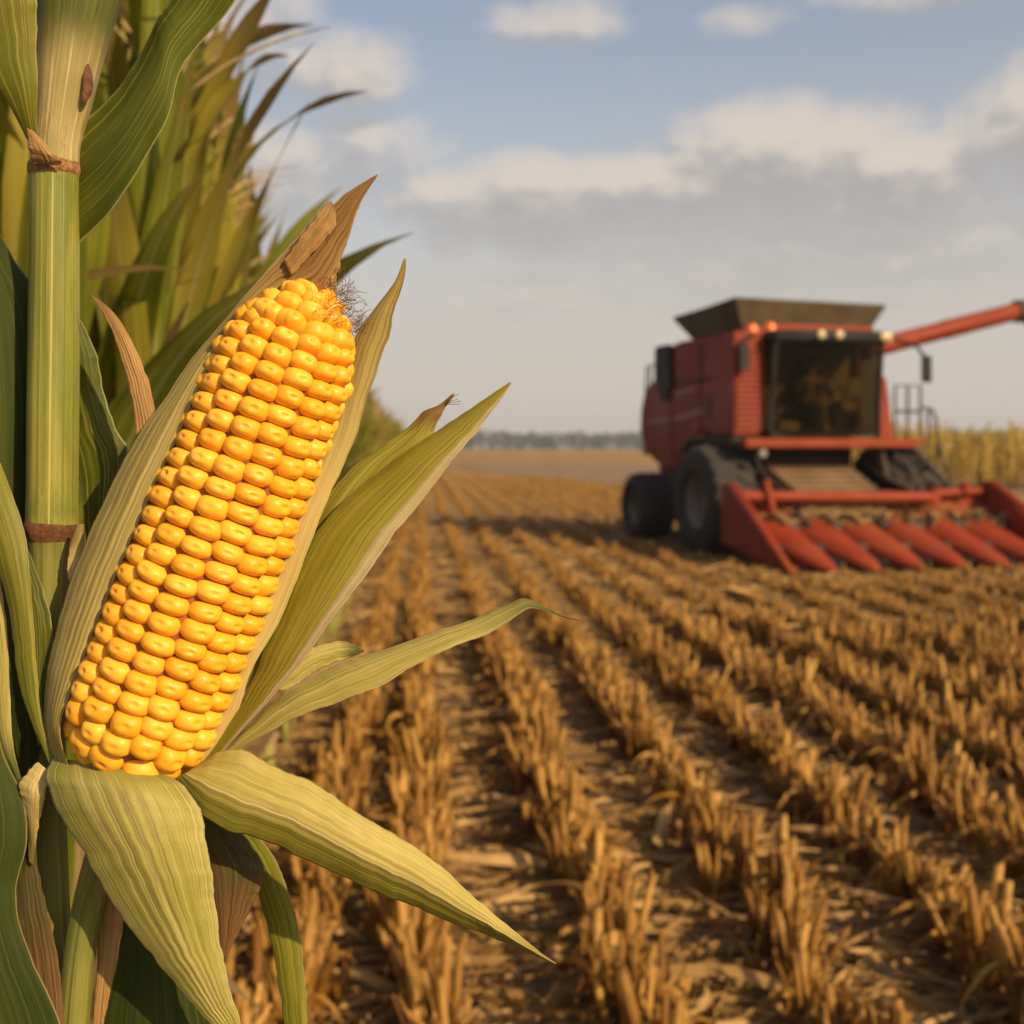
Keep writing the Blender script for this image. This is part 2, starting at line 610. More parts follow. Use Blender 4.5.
M_bg_green = [leaf_mat('maize_leaf_green', (0.155, 0.185, 0.015), (0.27, 0.275, 0.028), (0.48, 0.44, 0.08), 9, tip=(0.36, 0.22, 0.08), tip0=0.8, tip1=1.05,
                       trans=0.5, veins=0.35, seed=1, mid=(0.36, 0.38, 0.13), bump=0.1),
              leaf_mat('maize_leaf_ripening', (0.33, 0.29, 0.03), (0.46, 0.38, 0.06), (0.60, 0.50, 0.12), 9, tip=(0.40, 0.25, 0.09), tip0=0.55, tip1=0.95,
                       trans=0.5, veins=0.4, seed=5, mid=(0.42, 0.40, 0.16), bump=0.1)]
M_bg_dry = leaf_mat('maize_leaf_dry', (0.34, 0.215, 0.095), (0.42, 0.28, 0.13), (0.52, 0.38, 0.2), 9, trans=0.3, veins=0.4, seed=9, bump=0.2)
M_bg_stem = plain_mat('maize_stem', (0.27, 0.26, 0.06), 0.5, scale=20, var=0.35)
M_tassel = plain_mat('maize_tassel', (0.34, 0.24, 0.11), 0.8, scale=40, var=0.3)
M_bg_husk = plain_mat('maize_ear_husk', (0.36, 0.33, 0.13), 0.6, scale=30, var=0.3)

BG_GROUP = 'maize plants standing in the unharvested rows'
BG_LABEL = 'tall ripening maize plant standing in the unharvested rows along the left edge of the stubble'


def plant_proto(i):
    rnd = random.Random(100 + i)
    stem, leaves, tas, ear = plant_parts(rnd, 0.05)
    r = empty('maize_plant')
    tag(r, BG_LABEL, 'maize plant', BG_GROUP)
    link('stem', quad_mesh('stem', *stem), M_bg_stem, r)
    for lf, dry in leaves:
        me = quad_mesh('leaf', lf[0], lf[1], lf[2])
        link('leaf', me, M_bg_dry if dry and lf[0][:, 2].max() < 1.1 else M_bg_green[0 if rnd.random() < .62 else 1], r)
    V, Q, _ = merge(tas)
    link('tassel', quad_mesh('tassel', V, Q), M_tassel, r)
    link('ear', quad_mesh('ear', *ear), M_bg_husk, r)
    return r


def copy_tree(o):
    c = o.copy()
    COL.objects.link(c)
    for ch in o.children:
        k = ch.copy()
        COL.objects.link(k)
        k.parent = c
    return c


protos = [plant_proto(i) for i in range(6)]
used = set()


def place_plant(i, x, y, rz, sc):
    p = protos[i]
    o = p if i not in used else copy_tree(p)
    used.add(i)
    o.location = (x, y, gz(x, y) - 0.01)
    o.rotation_euler = (0, 0, rz)
    o.scale = (sc, sc, sc)
    return o


prnd = random.Random(42)
spots = [(-0.56, 1.72), (-0.50, 1.98), (-0.50, 2.18), (-0.55, 2.42), (-0.58, 2.75)]
for row, (x0, y0, y1) in enumerate([(-0.64, 1.85, 17.0), (-1.06, 1.5, 9.5), (-1.48, 1.5, 7.0), (-1.95, 2.0, 7.0)]):
    y = y0
    while y < y1:
        back = 0.14 * max(0.0, min(1.0, (y - 2.2) / 4.0)) if row == 0 else 0.0
        spots.append((x0 + prnd.uniform(-.06, .06) - back, y))
        y += prnd.uniform(.085, .14) if y < 5 else prnd.uniform(.14, .22)
for k, (x, y) in enumerate(spots):
    rz = prnd.choice([1, -1]) * math.pi / 2 + prnd.gauss(0, .38) if x > -1.0 - .1 * (y > 5) else prnd.uniform(0, 6.28)
    place_plant(k % 6 if k < 6 else prnd.randrange(6), x, y, rz, prnd.uniform(.97, 1.07) + 0.19 * max(0.0, min(1.0, (6.5 - y) / 4.0)))

# the rest of that stand, and the stand across the field: crop nobody could count
lowp = []
for i in range(5):
    rnd = random.Random(300 + i)
    stem, leaves, tas, ear = plant_parts(rnd, 0.15, True)
    V, Q, _ = merge([stem] + [(l[0][0], l[0][1]) for l in leaves] + tas)
    lowp.append((V, Q))


def scatter(protos_, xyzrs):
    parts = []
    for k, (x, y, z, rz, sc, i) in enumerate(xyzrs):
        V, Q = protos_[i][0], protos_[i][1]
        c, s = math.cos(rz) * sc, math.sin(rz) * sc
        Vn = np.empty_like(V)
        Vn[:, 0] = V[:, 0] * c - V[:, 1] * s + x
        Vn[:, 1] = V[:, 0] * s + V[:, 1] * c + y
        Vn[:, 2] = V[:, 2] * sc + z
        parts.append((Vn, Q))
    V, Q, _ = merge(parts)
    return V, Q


M_corn_far = island_mat('standing_crop', [(0.14, 0.15, 0.02), (0.23, 0.215, 0.03), (0.33, 0.265, 0.05), (0.40, 0.28, 0.09)], 0.6, 0.35, 3.0, 0.3)
M_corn_gold = island_mat('ripe_crop', [(0.30, 0.25, 0.04), (0.48, 0.35, 0.07), (0.60, 0.41, 0.11), (0.46, 0.33, 0.065)], 0.6, 0.35, 3.0, 0.3)
sp = []
for x0, y0, y1 in [(-0.78, 17, 75), (-1.12, 9.5, 75), (-1.52, 7, 60), (-2.06, 7, 60), (-2.7, 10, 40), (-3.34, 3.2, 25), (-3.98, 4, 25), (-4.62, 5, 25)]:
    y = y0
    while y < y1:
        sp.append((x0 + prnd.uniform(-.07, .07), y, -0.01, prnd.uniform(0, 6.28), prnd.uniform(.92, 1.08), prnd.randrange(5)))
        y += prnd.uniform(.2, .32)
V, Q = scatter(lowp, sp)
tag(link('standing_maize', quad_mesh('standing_maize', V, Q), M_corn_far), 'far part of the standing maize rows running back along the left edge of the field', 'maize crop', kind='stuff')
sp = []
for k in range(8):
    x = 14.0
    while x < 62:
        sp.append((x, 43 + k * .75 + 0.10 * (x - 20) + prnd.uniform(-.15, .15), -0.01, prnd.uniform(0, 6.28), prnd.uniform(.90, 1.1), prnd.randrange(5)))
        x += prnd.uniform(.22, .36)
V, Q = scatter(lowp, sp)
tag(link('ripe_maize', quad_mesh('ripe_maize', V, Q), M_corn_gold), 'golden band of ripe standing maize behind the right end of the harvester', 'maize crop', kind='stuff')


# ------------------------------------------------------------------ stubble and straw
def strip_arr(rnd, p, d, length, width, bend, nseg=5):
    V = []
    p = Vector(p)
    d = Vector(d).normalized()
    side = d.cross(Vector((rnd.uniform(-1, 1), rnd.uniform(-1, 1), rnd.uniform(-.3, .3))))
    side.normalize()
    for j in range(nseg + 1):
        f = j / nseg
        wd = width * (1 - 0.7 * f * f) * 0.5
        V.append(tuple(p - side * wd)); V.append(tuple(p + side * wd))
        p = p + d * (length / nseg)
        d = (d + Vector(bend) / nseg + Vector((rnd.uniform(-.15, .15), rnd.uniform(-.15, .15), rnd.uniform(-.12, .12)))).normalized()
        if p.z < 0.004: p.z = 0.004 + rnd.uniform(0, .006)
    return np.array(V), grid_quads(nseg + 1, 2)


def stub_arr(rnd, low=False):
    """a few cut stalks standing close together, wrapped in torn sheaths, a leaf or two bent down"""
    parts = []
    for k in range(rnd.choice([2, 2, 3]) if low else rnd.choice([4, 5, 6, 6])):
        h = rnd.uniform(.12, .28)
        x, y = rnd.uniform(-.035, .035), rnd.uniform(-.07, .07)
        lx, ly = rnd.gauss(0, .04), rnd.gauss(0, .05)
        r = rnd.uniform(.009, .015)
        if low:
            parts.append(tube_arr([(x, y, -.02), (x + lx, y + ly, h)], [r * 1.5, r * 1.2], 4))
        else:
            parts.append(tube_arr([(x, y, -.02), (x + lx * .4, y + ly * .4, h * .4), (x + lx * .5, y + ly * .5, h * .45), (x + lx, y + ly, h)], [r * 1.15, r, r * 1.25, r * .9], 6))
            for s_ in range(2):   # splintered top
                parts.append(strip_arr(rnd, (x + lx, y + ly, h - .03), (rnd.uniform(-.35, .35), rnd.uniform(-.35, .35), 1), rnd.uniform(.03, .06), .014, (0, 0, -.2), 2))
    for k in range(5 if low else 14):
        a = rnd.uniform(0, 6.28)
        x, y = rnd.uniform(-.04, .04), rnd.uniform(-.08, .08)
        if rnd.random() < .70:     # torn sheath standing along the stalks
            parts.append(strip_arr(rnd, (x, y, 0), (math.cos(a) * .16, math.sin(a) * .16, 1), rnd.uniform(.10, .25), rnd.uniform(.018, .034), (math.cos(a) * .35, math.sin(a) * .35, -.25), 3 if low else 5))
        else:                      # leaf bent down to the soil
            parts.append(strip_arr(rnd, (x, y, rnd.uniform(.05, .14)), (math.cos(a), math.sin(a), .35), rnd.uniform(.12, .26), rnd.uniform(.014, .028), (math.cos(a) * .3, math.sin(a) * .3, -2.0), 3 if low else 6))
    V, Q, _ = merge(parts)
    return V, Q


M_stub = island_mat('dry_stubble', [(0.165, 0.068, 0.011), (0.34, 0.168, 0.030), (0.52, 0.29, 0.070), (0.235, 0.105, 0.018), (0.40, 0.208, 0.043)], 0.6, 0.15, 18.0, 0.55)
M_straw = island_mat('straw_litter', [(0.195, 0.108, 0.036), (0.34, 0.20, 0.068), (0.48, 0.30, 0.115), (0.26, 0.148, 0.053)], 0.65, 0.1, 18.0, 0.4)
srnd = random.Random(5)
stub_hi = [stub_arr(random.Random(500 + i)) for i in range(12)]
stub_lo = [stub_arr(random.Random(600 + i), True) for i in range(8)]
stub_me = [quad_mesh('corn_stub', *a) for a in stub_hi]
cand = []
rows = [-0.36] + [0.0 + 0.59 * k for k in range(0, 66)]
for ri, x0 in enumerate(rows):
    y = 2.6 + srnd.uniform(0, .2)
    while y < 62:
        if x0 / y * F + 420 < 1100:
            x = x0 + srnd.gauss(0, .045) + 0.05 * mnoise.noise((y * .5, ri * 7.1, 0))
            lx, ly = (x - 6.62) * math.cos(R(11)) + (y - 14.9) * math.sin(R(11)), -(x - 6.62) * math.sin(R(11)) + (y - 14.9) * math.cos(R(11))
            under = (-2.1 < lx < 2.7 and -0.25 < ly < 2.0) or (1.1 < abs(lx) < 2.0 and 2 < ly < 7)
            gap = mnoise.noise((y * 1.9, ri * 3.7, 1.5)) > 0.56
            tilled = x > 3 and y > 93 - (x - 3) * 8.4
            if not under and not tilled and srnd.random() > (0.6 if gap else 0.05):
                cand.append((y, x))
        y += (srnd.uniform(.075, .135) if y < 22 else srnd.uniform(.16, .30))
cand.sort()
vis = [c for c in cand if 447 + EYE * F / c[0] < 1130 and c[1] / c[0] * F + 420 > 215]
near = set(vis[:300])
for y, x in vis[:300]:
    o = link('corn_stub', srnd.choice(stub_me), M_stub)
    o.location = (x, y, gz(x, y))
    sc = srnd.uniform(.85, 1.25)
    o.rotation_euler = (0, 0, srnd.choice([0, math.pi]) + srnd.uniform(-.5, .5))
    o.scale = (sc, sc, sc * srnd.uniform(.85, 1.15))
    tag(o, 'cut dry maize stub with torn leaves in a stubble row of the foreground field', 'stub', 'maize stubs in the near stubble rows')
hi, lo = [], []
for y, x in cand:
    if (y, x) in near: continue
    (hi if y < 13 else lo).append((x, y, gz(x, y), srnd.choice([0, math.pi]) + srnd.uniform(-.5, .5), srnd.uniform(.8, 1.2) * (1 if y < 10 else .72), srnd.randrange(8)))
a = scatter(stub_hi, hi)
b_ = scatter(stub_lo, lo)
V, Q, _ = merge([a, b_])
tag(link('far_stubble', quad_mesh('far_stubble', V, Q), M_stub), 'golden rows of cut maize stubble stretching back past the harvester', 'stubble', kind='stuff')

parts = []
for k in range(17000):
    y = 2.4 + 22 * srnd.random() ** 1.7
    x = srnd.uniform(-1.2, 0.56 * y + 0.6)
    # most trash lies between the rows or drifts against them
    a = srnd.gauss(0, 0.75) + (math.pi if srnd.random() < .5 else 0)
    z = gz(x, y) + srnd.uniform(.002, .018)
    n = 4 if y < 12 else 2
    V, Q = strip_arr(srnd, (0, 0, .004), (math.cos(a), math.sin(a), srnd.uniform(0, .35)), srnd.uniform(.05, .36), srnd.uniform(.006, .028), (srnd.uniform(-.9, .9), srnd.uniform(-.9, .9), -.5), n)
    parts.append((V + np.array([x, y, z]), Q))
for k in range(420):               # larger torn leaves lying about
    y = 2.5 + 16 * srnd.random() ** 1.5
    x = srnd.uniform(-1.0, 0.56 * y + 0.5)
    a = srnd.uniform(0, 6.28)
    V, Q = strip_arr(srnd, (0, 0, .01), (math.cos(a), math.sin(a), srnd.uniform(.1, .5)), srnd.uniform(.3, .6), srnd.uniform(.025, .05), (srnd.uniform(-1.2, 1.2), srnd.uniform(-1.2, 1.2), -.8), 7)
    parts.append((V + np.array([x, y, gz(x, y) + .01]), Q))
V, Q, _ = merge(parts)
tag(link('straw_litter', quad_mesh('straw_litter', V, Q), M_straw), 'dry straw and leaf litter strewn on the soil between the stubble rows', 'straw', kind='stuff')


# ------------------------------------------------------------------ far treeline
def treeline():
    rnd = random.Random(77)
    parts = []
    x = -420.0
    while x < 640:
        y = 620 + rnd.uniform(-15, 25)
        h = 8.0 + 3.2 * rnd.random() + 2.8 * max(0, mnoise.noise((x * .02, 3.3, 0))) * 2.0
        wd = rnd.uniform(3.5, 7.0)
        for k in range(80):
            a, e = rnd.uniform(0, 6.28), rnd.uniform(-1, 1)
            r = rnd.uniform(.5, 1.0)
            c = Vector((x + wd * r * math.cos(a) * math.sqrt(1 - e * e), y + wd * r * math.sin(a) * math.sqrt(1 - e * e), h * .52 + h * .5 * e * r))
            u = Vector((rnd.uniform(-1, 1), rnd.uniform(-1, 1), rnd.uniform(-1, 1))).normalized()
            v = u.orthogonal().normalized()
            s = rnd.uniform(.5, 1.1)
            parts.append(([tuple(c - u * s), tuple(c + v * s), tuple(c + u * s), tuple(c - v * s)], [(0, 1, 2, 3)]))
        x += rnd.uniform(1.6, 3.6)
    V, Q, _ = merge(parts)
    tag(link('treeline', quad_mesh('treeline', V, Q), island_mat('far_foliage', [(0.022, 0.032, 0.014), (0.038, 0.05, 0.02), (0.05, 0.055, 0.024)], 0.8, 0.1, .2, .3)),
        'hazy grey-green line of trees along the horizon', 'treeline', kind='stuff')


treeline()


# ------------------------------------------------------------------ combine harvester
M_red = plain_mat('red_paint', (0.205, 0.022, 0.006), 0.5, dust=(0.20, 0.07, 0.025), dust_amt=0.30, scale=1.6, var=0.12)
M_red2 = plain_mat('header_red_paint', (0.225, 0.026, 0.007), 0.52, dust=(0.21, 0.075, 0.028), dust_amt=0.35, scale=3.0, var=0.12)
M_stripe = plain_mat('pale_stripe', (0.30, 0.12, 0.075), 0.5, scale=3, var=0.2)
M_dark = plain_mat('dark_steel', (0.028, 0.026, 0.023), 0.55, dust=(0.16, 0.10, 0.055), dust_amt=0.45, scale=3.5)
M_black = plain_mat('black_plastic', (0.011, 0.010, 0.009), 0.5, dust=(0.06, 0.045, 0.03), dust_amt=0.2, scale=3)
M_rubber = plain_mat('tyre_rubber', (0.024, 0.022, 0.020), 0.85, dust=(0.075, 0.05, 0.028), dust_amt=0.5, scale=4)
M_rim = plain_mat('wheel_rim', (0.20, 0.17, 0.14), 0.5, dust=(0.25, 0.15, 0.08), dust_amt=0.5, scale=5)
M_tank = plain_mat('tank_canvas', (0.070, 0.046, 0.020), 0.75, scale=1.6, var=0.3)
M_dust = plain_mat('dusty_steel', (0.155, 0.088, 0.040), 0.75, dust=(0.30, 0.18, 0.08), dust_amt=0.7, scale=3)
M_lamp = plain_mat('lamp_lens', (0.46, 0.36, 0.18), 0.2, scale=20, var=0.1)
M_amber = plain_mat('amber_lens', (0.85, 0.16, 0.03), 0.25, scale=20, var=0.1)
M_seat = plain_mat('seat_cloth', (0.05, 0.055, 0.035), 0.9, scale=12)
M_grey = plain_mat('grey_trim', (0.40, 0.34, 0.22), 0.7, scale=8)


def glass_mat():
    m, q, b = new_mat('cab_glass')
    b.inputs['Base Color'].default_value = (0.01, 0.01, 0.008, 1)
    b.inputs['Roughness'].default_value = 0.06
    b.inputs['Specular IOR Level'].default_value = 0.6
    t = q.new('ShaderNodeBsdfTransparent')
    t.inputs[0].default_value = (0.66, 0.60, 0.44, 1)
    mx = q.new('ShaderNodeMixShader')
    mx.inputs[0].default_value = 0.20
    q.l.new(t.outputs[0], mx.inputs[1])
    q.l.new(b.outputs[0], mx.inputs[2])
    q.l.new(mx.outputs[0], q.n['Material Output'].inputs[0])
    return m


M_glass = glass_mat()


for m_ in (M_red, M_red2, M_stripe, M_black, M_dark):
    m_.node_tree.nodes['Principled BSDF'].inputs['Specular IOR Level'].default_value = 0.22


class MB:
    """collects simple solids into one mesh"""
    def __init__(self):
        self.b = bmesh.new()

    def box(self, x0, x1, y0, y1, z0, z1, taper=None):
        v = [self.b.verts.new((x, y, z)) for z in (z0, z1) for y in (y0, y1) for x in (x0, x1)]
        for f in ((0, 2, 3, 1), (4, 5, 7, 6), (0, 1, 5, 4), (2, 6, 7, 3), (0, 4, 6, 2), (1, 3, 7, 5)):
            self.b.faces.new([v[i] for i in f])
        return v

    def prism(self, poly, x0, x1, axis='x'):
        """polygon of (y,z) run from x0 to x1 (or (x,z) run along y)"""
        mk = (lambda p, t: (t, p[0], p[1])) if axis == 'x' else ((lambda p, t: (p[0], t, p[1])) if axis == 'y' else (lambda p, t: (p[0], p[1], t)))
        a = [self.b.verts.new(mk(p, x0)) for p in poly]
        c = [self.b.verts.new(mk(p, x1)) for p in poly]
        n = len(poly)
        self.b.faces.new(a[::-1])
        self.b.faces.new(c)
        for i in range(n):
            self.b.faces.new((a[i], a[(i + 1) % n], c[(i + 1) % n], c[i]))

    def hexa(self, bot, top):
        a = [self.b.verts.new(p) for p in bot]
        c = [self.b.verts.new(p) for p in top]
        self.b.faces.new(a[::-1]); self.b.faces.new(c)
        for i in range(4):
            self.b.faces.new((a[i], a[(i + 1) % 4], c[(i + 1) % 4], c[i]))

    def tube(self, pts, r, sides=10):
        V, Q = tube_arr(pts, r, sides, True)
        vs = [self.b.verts.new(v) for v in V]
        for q in Q:
            try: self.b.faces.new([vs[i] for i in q])
            except ValueError: pass

    def lathe_x(self, prof, cx, cy, cz, n=40, caps=True):
        """profile of (x, r) turned round the x axis"""
        rings = []
        for x, r in prof:
            rings.append([self.b.verts.new((cx + x, cy + r * math.cos(2 * math.pi * k / n), cz + r * math.sin(2 * math.pi * k / n))) for k in range(n)])
        for i in range(len(rings) - 1):
            for k in range(n):
                self.b.faces.new((rings[i][k], rings[i][(k + 1) % n], rings[i + 1][(k + 1) % n], rings[i + 1][k]))
        if caps and prof[0][1] > 1e-4: self.b.faces.new(rings[0][::-1])
        if caps and prof[-1][1] > 1e-4: self.b.faces.new(rings[-1])

    def build(self, name, mat, parent=None, bevel=0.0, smooth=False):
        bmesh.ops.recalc_face_normals(self.b, faces=self.b.faces)
        if bevel:
            bmesh.ops.bevel(self.b, geom=list(self.b.edges), offset=bevel, segments=2, affect='EDGES', clamp_overlap=True)
        me = bpy.data.meshes.new(name)
        self.b.to_mesh(me)
        self.b.free()
        if smooth:
            for p in me.polygons: p.use_smooth = True
            try: me.set_sharp_from_angle(angle=R(40))
            except AttributeError: pass
        return link(name, me, mat, parent)


M_jacket = plain_mat('green_jacket', (0.06, 0.075, 0.025), 0.9, scale=14)
M_skin = plain_mat('skin', (0.46, 0.24, 0.15), 0.6, scale=20, var=0.1)
M_hair = plain_mat('dark_hair', (0.03, 0.02, 0.015), 0.8, scale=30)


def driver(root):
    """a person seated at the wheel: one skinned body, with jacket and hair as children"""
    o = empty('person')
    tag(o, 'person in a dark green jacket seated at the wheel inside the harvester cab', 'person')
    o.matrix_world = root.matrix_basis @ Matrix.Translation((-0.02, 2.78, 2.16))

    pts = [(0, .05, .12, .15), (0, .06, .32, .145), (0, .05, .50, .15), (0, .03, .60, .06), (0, 0, .68, .075), (0, -.02, .78, .095), (0, -.01, .86, .07),
           (-.19, .04, .52, .062), (-.27, -.05, .33, .050), (-.20, -.26, .34, .040), (-.15, -.33, .38, .035),
           (.19, .04, .52, .062), (.27, -.05, .33, .050), (.20, -.26, .34, .040), (.15, -.33, .38, .035),
           (-.11, -.02, .06, .09), (-.14, -.36, .10, .075), (-.14, -.40, -.22, .05), (.11, -.02, .06, .09), (.14, -.36, .10, .075), (.14, -.40, -.22, .05)]
    ed = [(0, 1), (1, 2), (2, 3), (3, 4), (4, 5), (5, 6), (2, 7), (7, 8), (8, 9), (9, 10), (2, 11), (11, 12), (12, 13), (13, 14), (0, 15), (15, 16), (16, 17), (0, 18), (18, 19), (19, 20)]

    def grow(name, idx, mat, parent, extra=0.0):
        bm = bmesh.new()
        lay = bm.verts.layers.skin.verify()
        vs = {}
        for n_, i in enumerate(idx):
            v = bm.verts.new(pts[i][:3])
            v[lay].radius = (pts[i][3] + extra, pts[i][3] + extra)
            v[lay].use_root = n_ == 0
            vs[i] = v
        for a_, b2 in ed:
            if a_ in vs and b2 in vs: bm.edges.new((vs[a_], vs[b2]))
        me = bpy.data.meshes.new(name)
        bm.to_mesh(me)
        bm.free()
        ob = link(name, me, mat, parent)
        ob.modifiers.new('skin', 'SKIN').use_smooth_shade = True
        sb = ob.modifiers.new('smooth', 'SUBSURF')
        sb.levels = sb.render_levels = 2
        return ob
    grow('body', list(range(21)), M_skin, o)
    grow('jacket', [0, 1, 2, 7, 8, 9, 11, 12, 13], M_jacket, o, .014)
    grow('trousers', [0, 15, 16, 17, 18, 19, 20], M_hair, o, .012)
    V, Q = tube_arr([(0, .0, .80), (0, .01, .86), (0, .02, .92), (0, .02, .95)], [.108, .110, .075, .01], 16)
    link('hair', quad_mesh('hair', V, Q), M_hair, o)
    V, Q = tube_arr([(0, -.10, .79), (0, -.125, .755), (0, -.10, .745)], [.010, .016, .008], 8)
    link('nose', quad_mesh('nose', V, Q), M_skin, o)


def combine():
    root = empty('combine_harvester', (6.62, 14.9, 0.0), R(11))
    tag(root, 'red combine harvester with a row header driving through the stubble', 'combine harvester')
    # body: one shell along the side profile
    m = MB()
    m.prism([(3.2, 1.86), (4.25, 1.86), (4.75, 1.62), (5.15, 1.30), (5.9, 1.24), (6.35, 1.36), (6.75, 1.50), (7.05, 1.72), (7.16, 2.05), (7.12, 2.40), (6.95, 2.72),
             (6.80, 2.84), (6.50, 2.92), (6.40, 3.40), (5.4, 3.52), (4.0, 3.50), (3.2, 3.44)], -1.08, 1.12)
    body = m.build('body', M_red, root, 0.05, True)
    m = MB()   # raised side panels
    m.prism([(3.3, 2.86), (5.5, 2.72), (5.45, 3.36), (3.3, 3.38)], -1.10, -1.078)
    m.prism([(3.3, 2.0), (4.4, 1.98), (5.3, 1.55), (6.6, 1.66), (6.95, 1.95), (6.9, 2.5), (5.6, 2.66), (3.3, 2.80)], -1.11, -1.078)
    m.build('side_panel', M_red, root, 0.02, True)
    m = MB()   # thin raised stripes along the side, paler than the body red
    m.prism([(4.6, 2.62), (5.5, 2.57), (5.5, 2.63), (4.6, 2.70)], -1.118, -1.105)
    m.prism([(4.3, 2.22), (5.5, 2.12), (5.5, 2.20), (4.3, 2.32)], -1.122, -1.105)
    m.prism([(5.7, 2.12), (6.7, 2.10), (6.7, 2.16), (5.7, 2.22)], -1.122, -1.105)
    m.build('pale_stripe', M_stripe, root)
    m = MB()   # panel joints, latches and a vent grille
    for y0_, y1_, z0_, z1_ in ((4.40, 4.415, 1.9, 3.4), (5.56, 5.575, 1.5, 2.75), (3.35, 5.45, 2.80, 2.815)):
        m.box(-1.125, -1.09, y0_, y1_, z0_, z1_)
    for k in range(6):
        m.box(-1.125, -1.09, 3.5, 4.2, 2.15 + .07 * k, 2.18 + .07 * k)
    m.build('panel_joint', M_dark, root)
    m = MB()
    m.prism([(5.52, 2.75), (5.72, 2.46), (6.02, 2.55), (6.26, 3.0), (6.24, 3.50), (5.60, 3.50)], -1.17, -1.08)
    m.build('air_intake', M_black, root, 0.03, True)
    m = MB()   # louvred front panel beside the cab
    m.box(-1.42, -0.93, 2.56, 3.25, 1.86, 3.42)
    for k in range(15):
        z = 1.95 + k * 0.085
        m.hexa([(-1.39, 2.515, z), (-0.96, 2.515, z), (-0.96, 2.56, z), (-1.39, 2.56, z)], [(-1.39, 2.545, z + .06), (-0.96, 2.545, z + .06), (-0.96, 2.56, z + .06), (-1.39, 2.56, z + .06)])
    m.build('louvre_panel', M_red, root, 0.008)
    # grain tank: four flared canvas walls
    def wall(m, a, b, c, d_, th):
        a, b, c, d_ = map(Vector, (a, b, c, d_))
        n = (b - a).cross(d_ - a).normalized() * th
        m.hexa([a, b, b + n, a + n], [d_, c, c + n, d_ + n])
    m = MB()
    bx0, bx1, by0, by1, bz = -0.88, 1.22, 3.35, 5.0, 3.46
    tx0, tx1, ty0, ty1, tz = -1.12, 1.46, 3.15, 5.45, 3.99
    wall(m, (bx0, by0, bz), (bx1, by0, bz), (tx1, ty0, tz - .06), (tx0, ty0, tz), 0.03)
    wall(m, (bx1, by0, bz), (bx1, by1, bz), (tx1, ty1, tz), (tx1, ty0, tz - .06), 0.03)
    wall(m, (bx1, by1, bz), (bx0, by1, bz), (tx0, ty1, tz - .05), (tx1, ty1, tz), 0.03)
    wall(m, (bx0, by1, bz), (bx0, by0, bz), (tx0, ty0, tz), (tx0, ty1, tz - .05), 0.03)
    tank = m.build('grain_tank', M_tank, root)
    m = MB()
    m.tube([(tx0, ty0, tz), (tx1, ty0, tz - .06), (tx1, ty1, tz), (tx0, ty1, tz - .05), (tx0, ty0, tz)], 0.025, 6)
    m.build('rim', M_tank, tank)
    # chassis and axles
    m = MB()
    m.box(-0.80, 0.80, 3.0, 6.9, 0.95, 1.84)
    m.box(-1.3, 1.3, 2.9, 3.2, 0.70, 1.0)
    m.box(-1.0, 1.0, 5.92, 6.12, 0.55, 0.8)
    m.prism([(4.6, 1.0), (6.9, 0.95), (7.2, 1.55), (4.6, 1.84)], -0.72, 0.72)
    m.build('chassis', M_dark, root, 0.02)
    m = MB()
    m.tube([(-0.75, 7.15, 1.62), (-0.75, 7.5, 1.60)], 0.05, 8)
    m.box(-0.85, -0.65, 7.45, 7.55, 1.52, 1.68)
    m.build('hitch', M_dark, root)
    # wheels
    def wheel(cx, cy, rad, wid, lug, rim_r, side):
        m = MB()
        hw = wid / 2
        m.lathe_x([(-hw * .78, rim_r), (-hw * .95, rim_r + .06), (-hw, rad * .80), (-hw * .80, rad * .95), (0, rad * .985), (hw * .80, rad * .95), (hw, rad * .80), (hw * .95, rim_r + .06), (hw * .78, rim_r)], cx, cy, rad, 48, False)
        for k in range(lug):
            for s_ in (-1, 1):
                a0 = 2 * math.pi * (k + (0.5 if s_ > 0 else 0)) / lug
                pts = []
                for f in (0.0, 0.5, 1.0):
                    a = a0 + 0.22 * f
                    rr = rad * (1.0 - 0.07 * f * f)
                    pts.append((cx + s_ * hw * (0.02 + 0.92 * f), cy + rr * math.cos(a), rad + rr * math.sin(a)))
                m.tube(pts, 0.030 * rad / 0.85, 5)
        w_ = m.build('wheel', M_rubber, root, 0, True)
        m = MB()
        e = -side
        m.lathe_x([(0.0, 0.02), (e * -hw * .30, .10), (e * -hw * .32, rim_r * .40), (e * -hw * .10, rim_r * .55), (e * -hw * .10, rim_r * .82), (e * -hw * .76, rim_r), (e * -hw * .60, rim_r * 1.01), (e * hw * .6, rim_r * 1.01)], cx, cy, rad, 32, False)
        m.build('rim', M_rim, w_, 0, True)
        m = MB()
        for k in range(8):
            a = 2 * math.pi * k / 8
            m.box(cx + side * hw * .30, cx + side * hw * .36, cy + .16 * math.cos(a) - .018, cy + .16 * math.cos(a) + .018, rad + .16 * math.sin(a) - .018, rad + .16 * math.sin(a) + .018)
        m.build('wheel_nut', M_dark, w_)
    for s_ in (-1, 1):
        wheel(s_ * 1.52, 3.05, 0.85, 0.74, 20, 0.42, s_)
        wheel(s_ * 1.38, 6.02, 0.60, 0.66, 18, 0.30, s_)
    m = MB()   # mudguard ledge over the front tyre
    m.prism([(2.2, 1.70), (2.5, 1.82), (4.1, 1.82), (4.4, 1.60), (4.3, 1.60), (4.05, 1.76), (2.55, 1.76), (2.25, 1.66)], -1.5, -1.06)
    m.build('mudguard', M_dark, root)
    # cab
    cab_m = MB()
    fx0, fx1, zb, zt = -0.90, 0.88, 1.84, 3.28
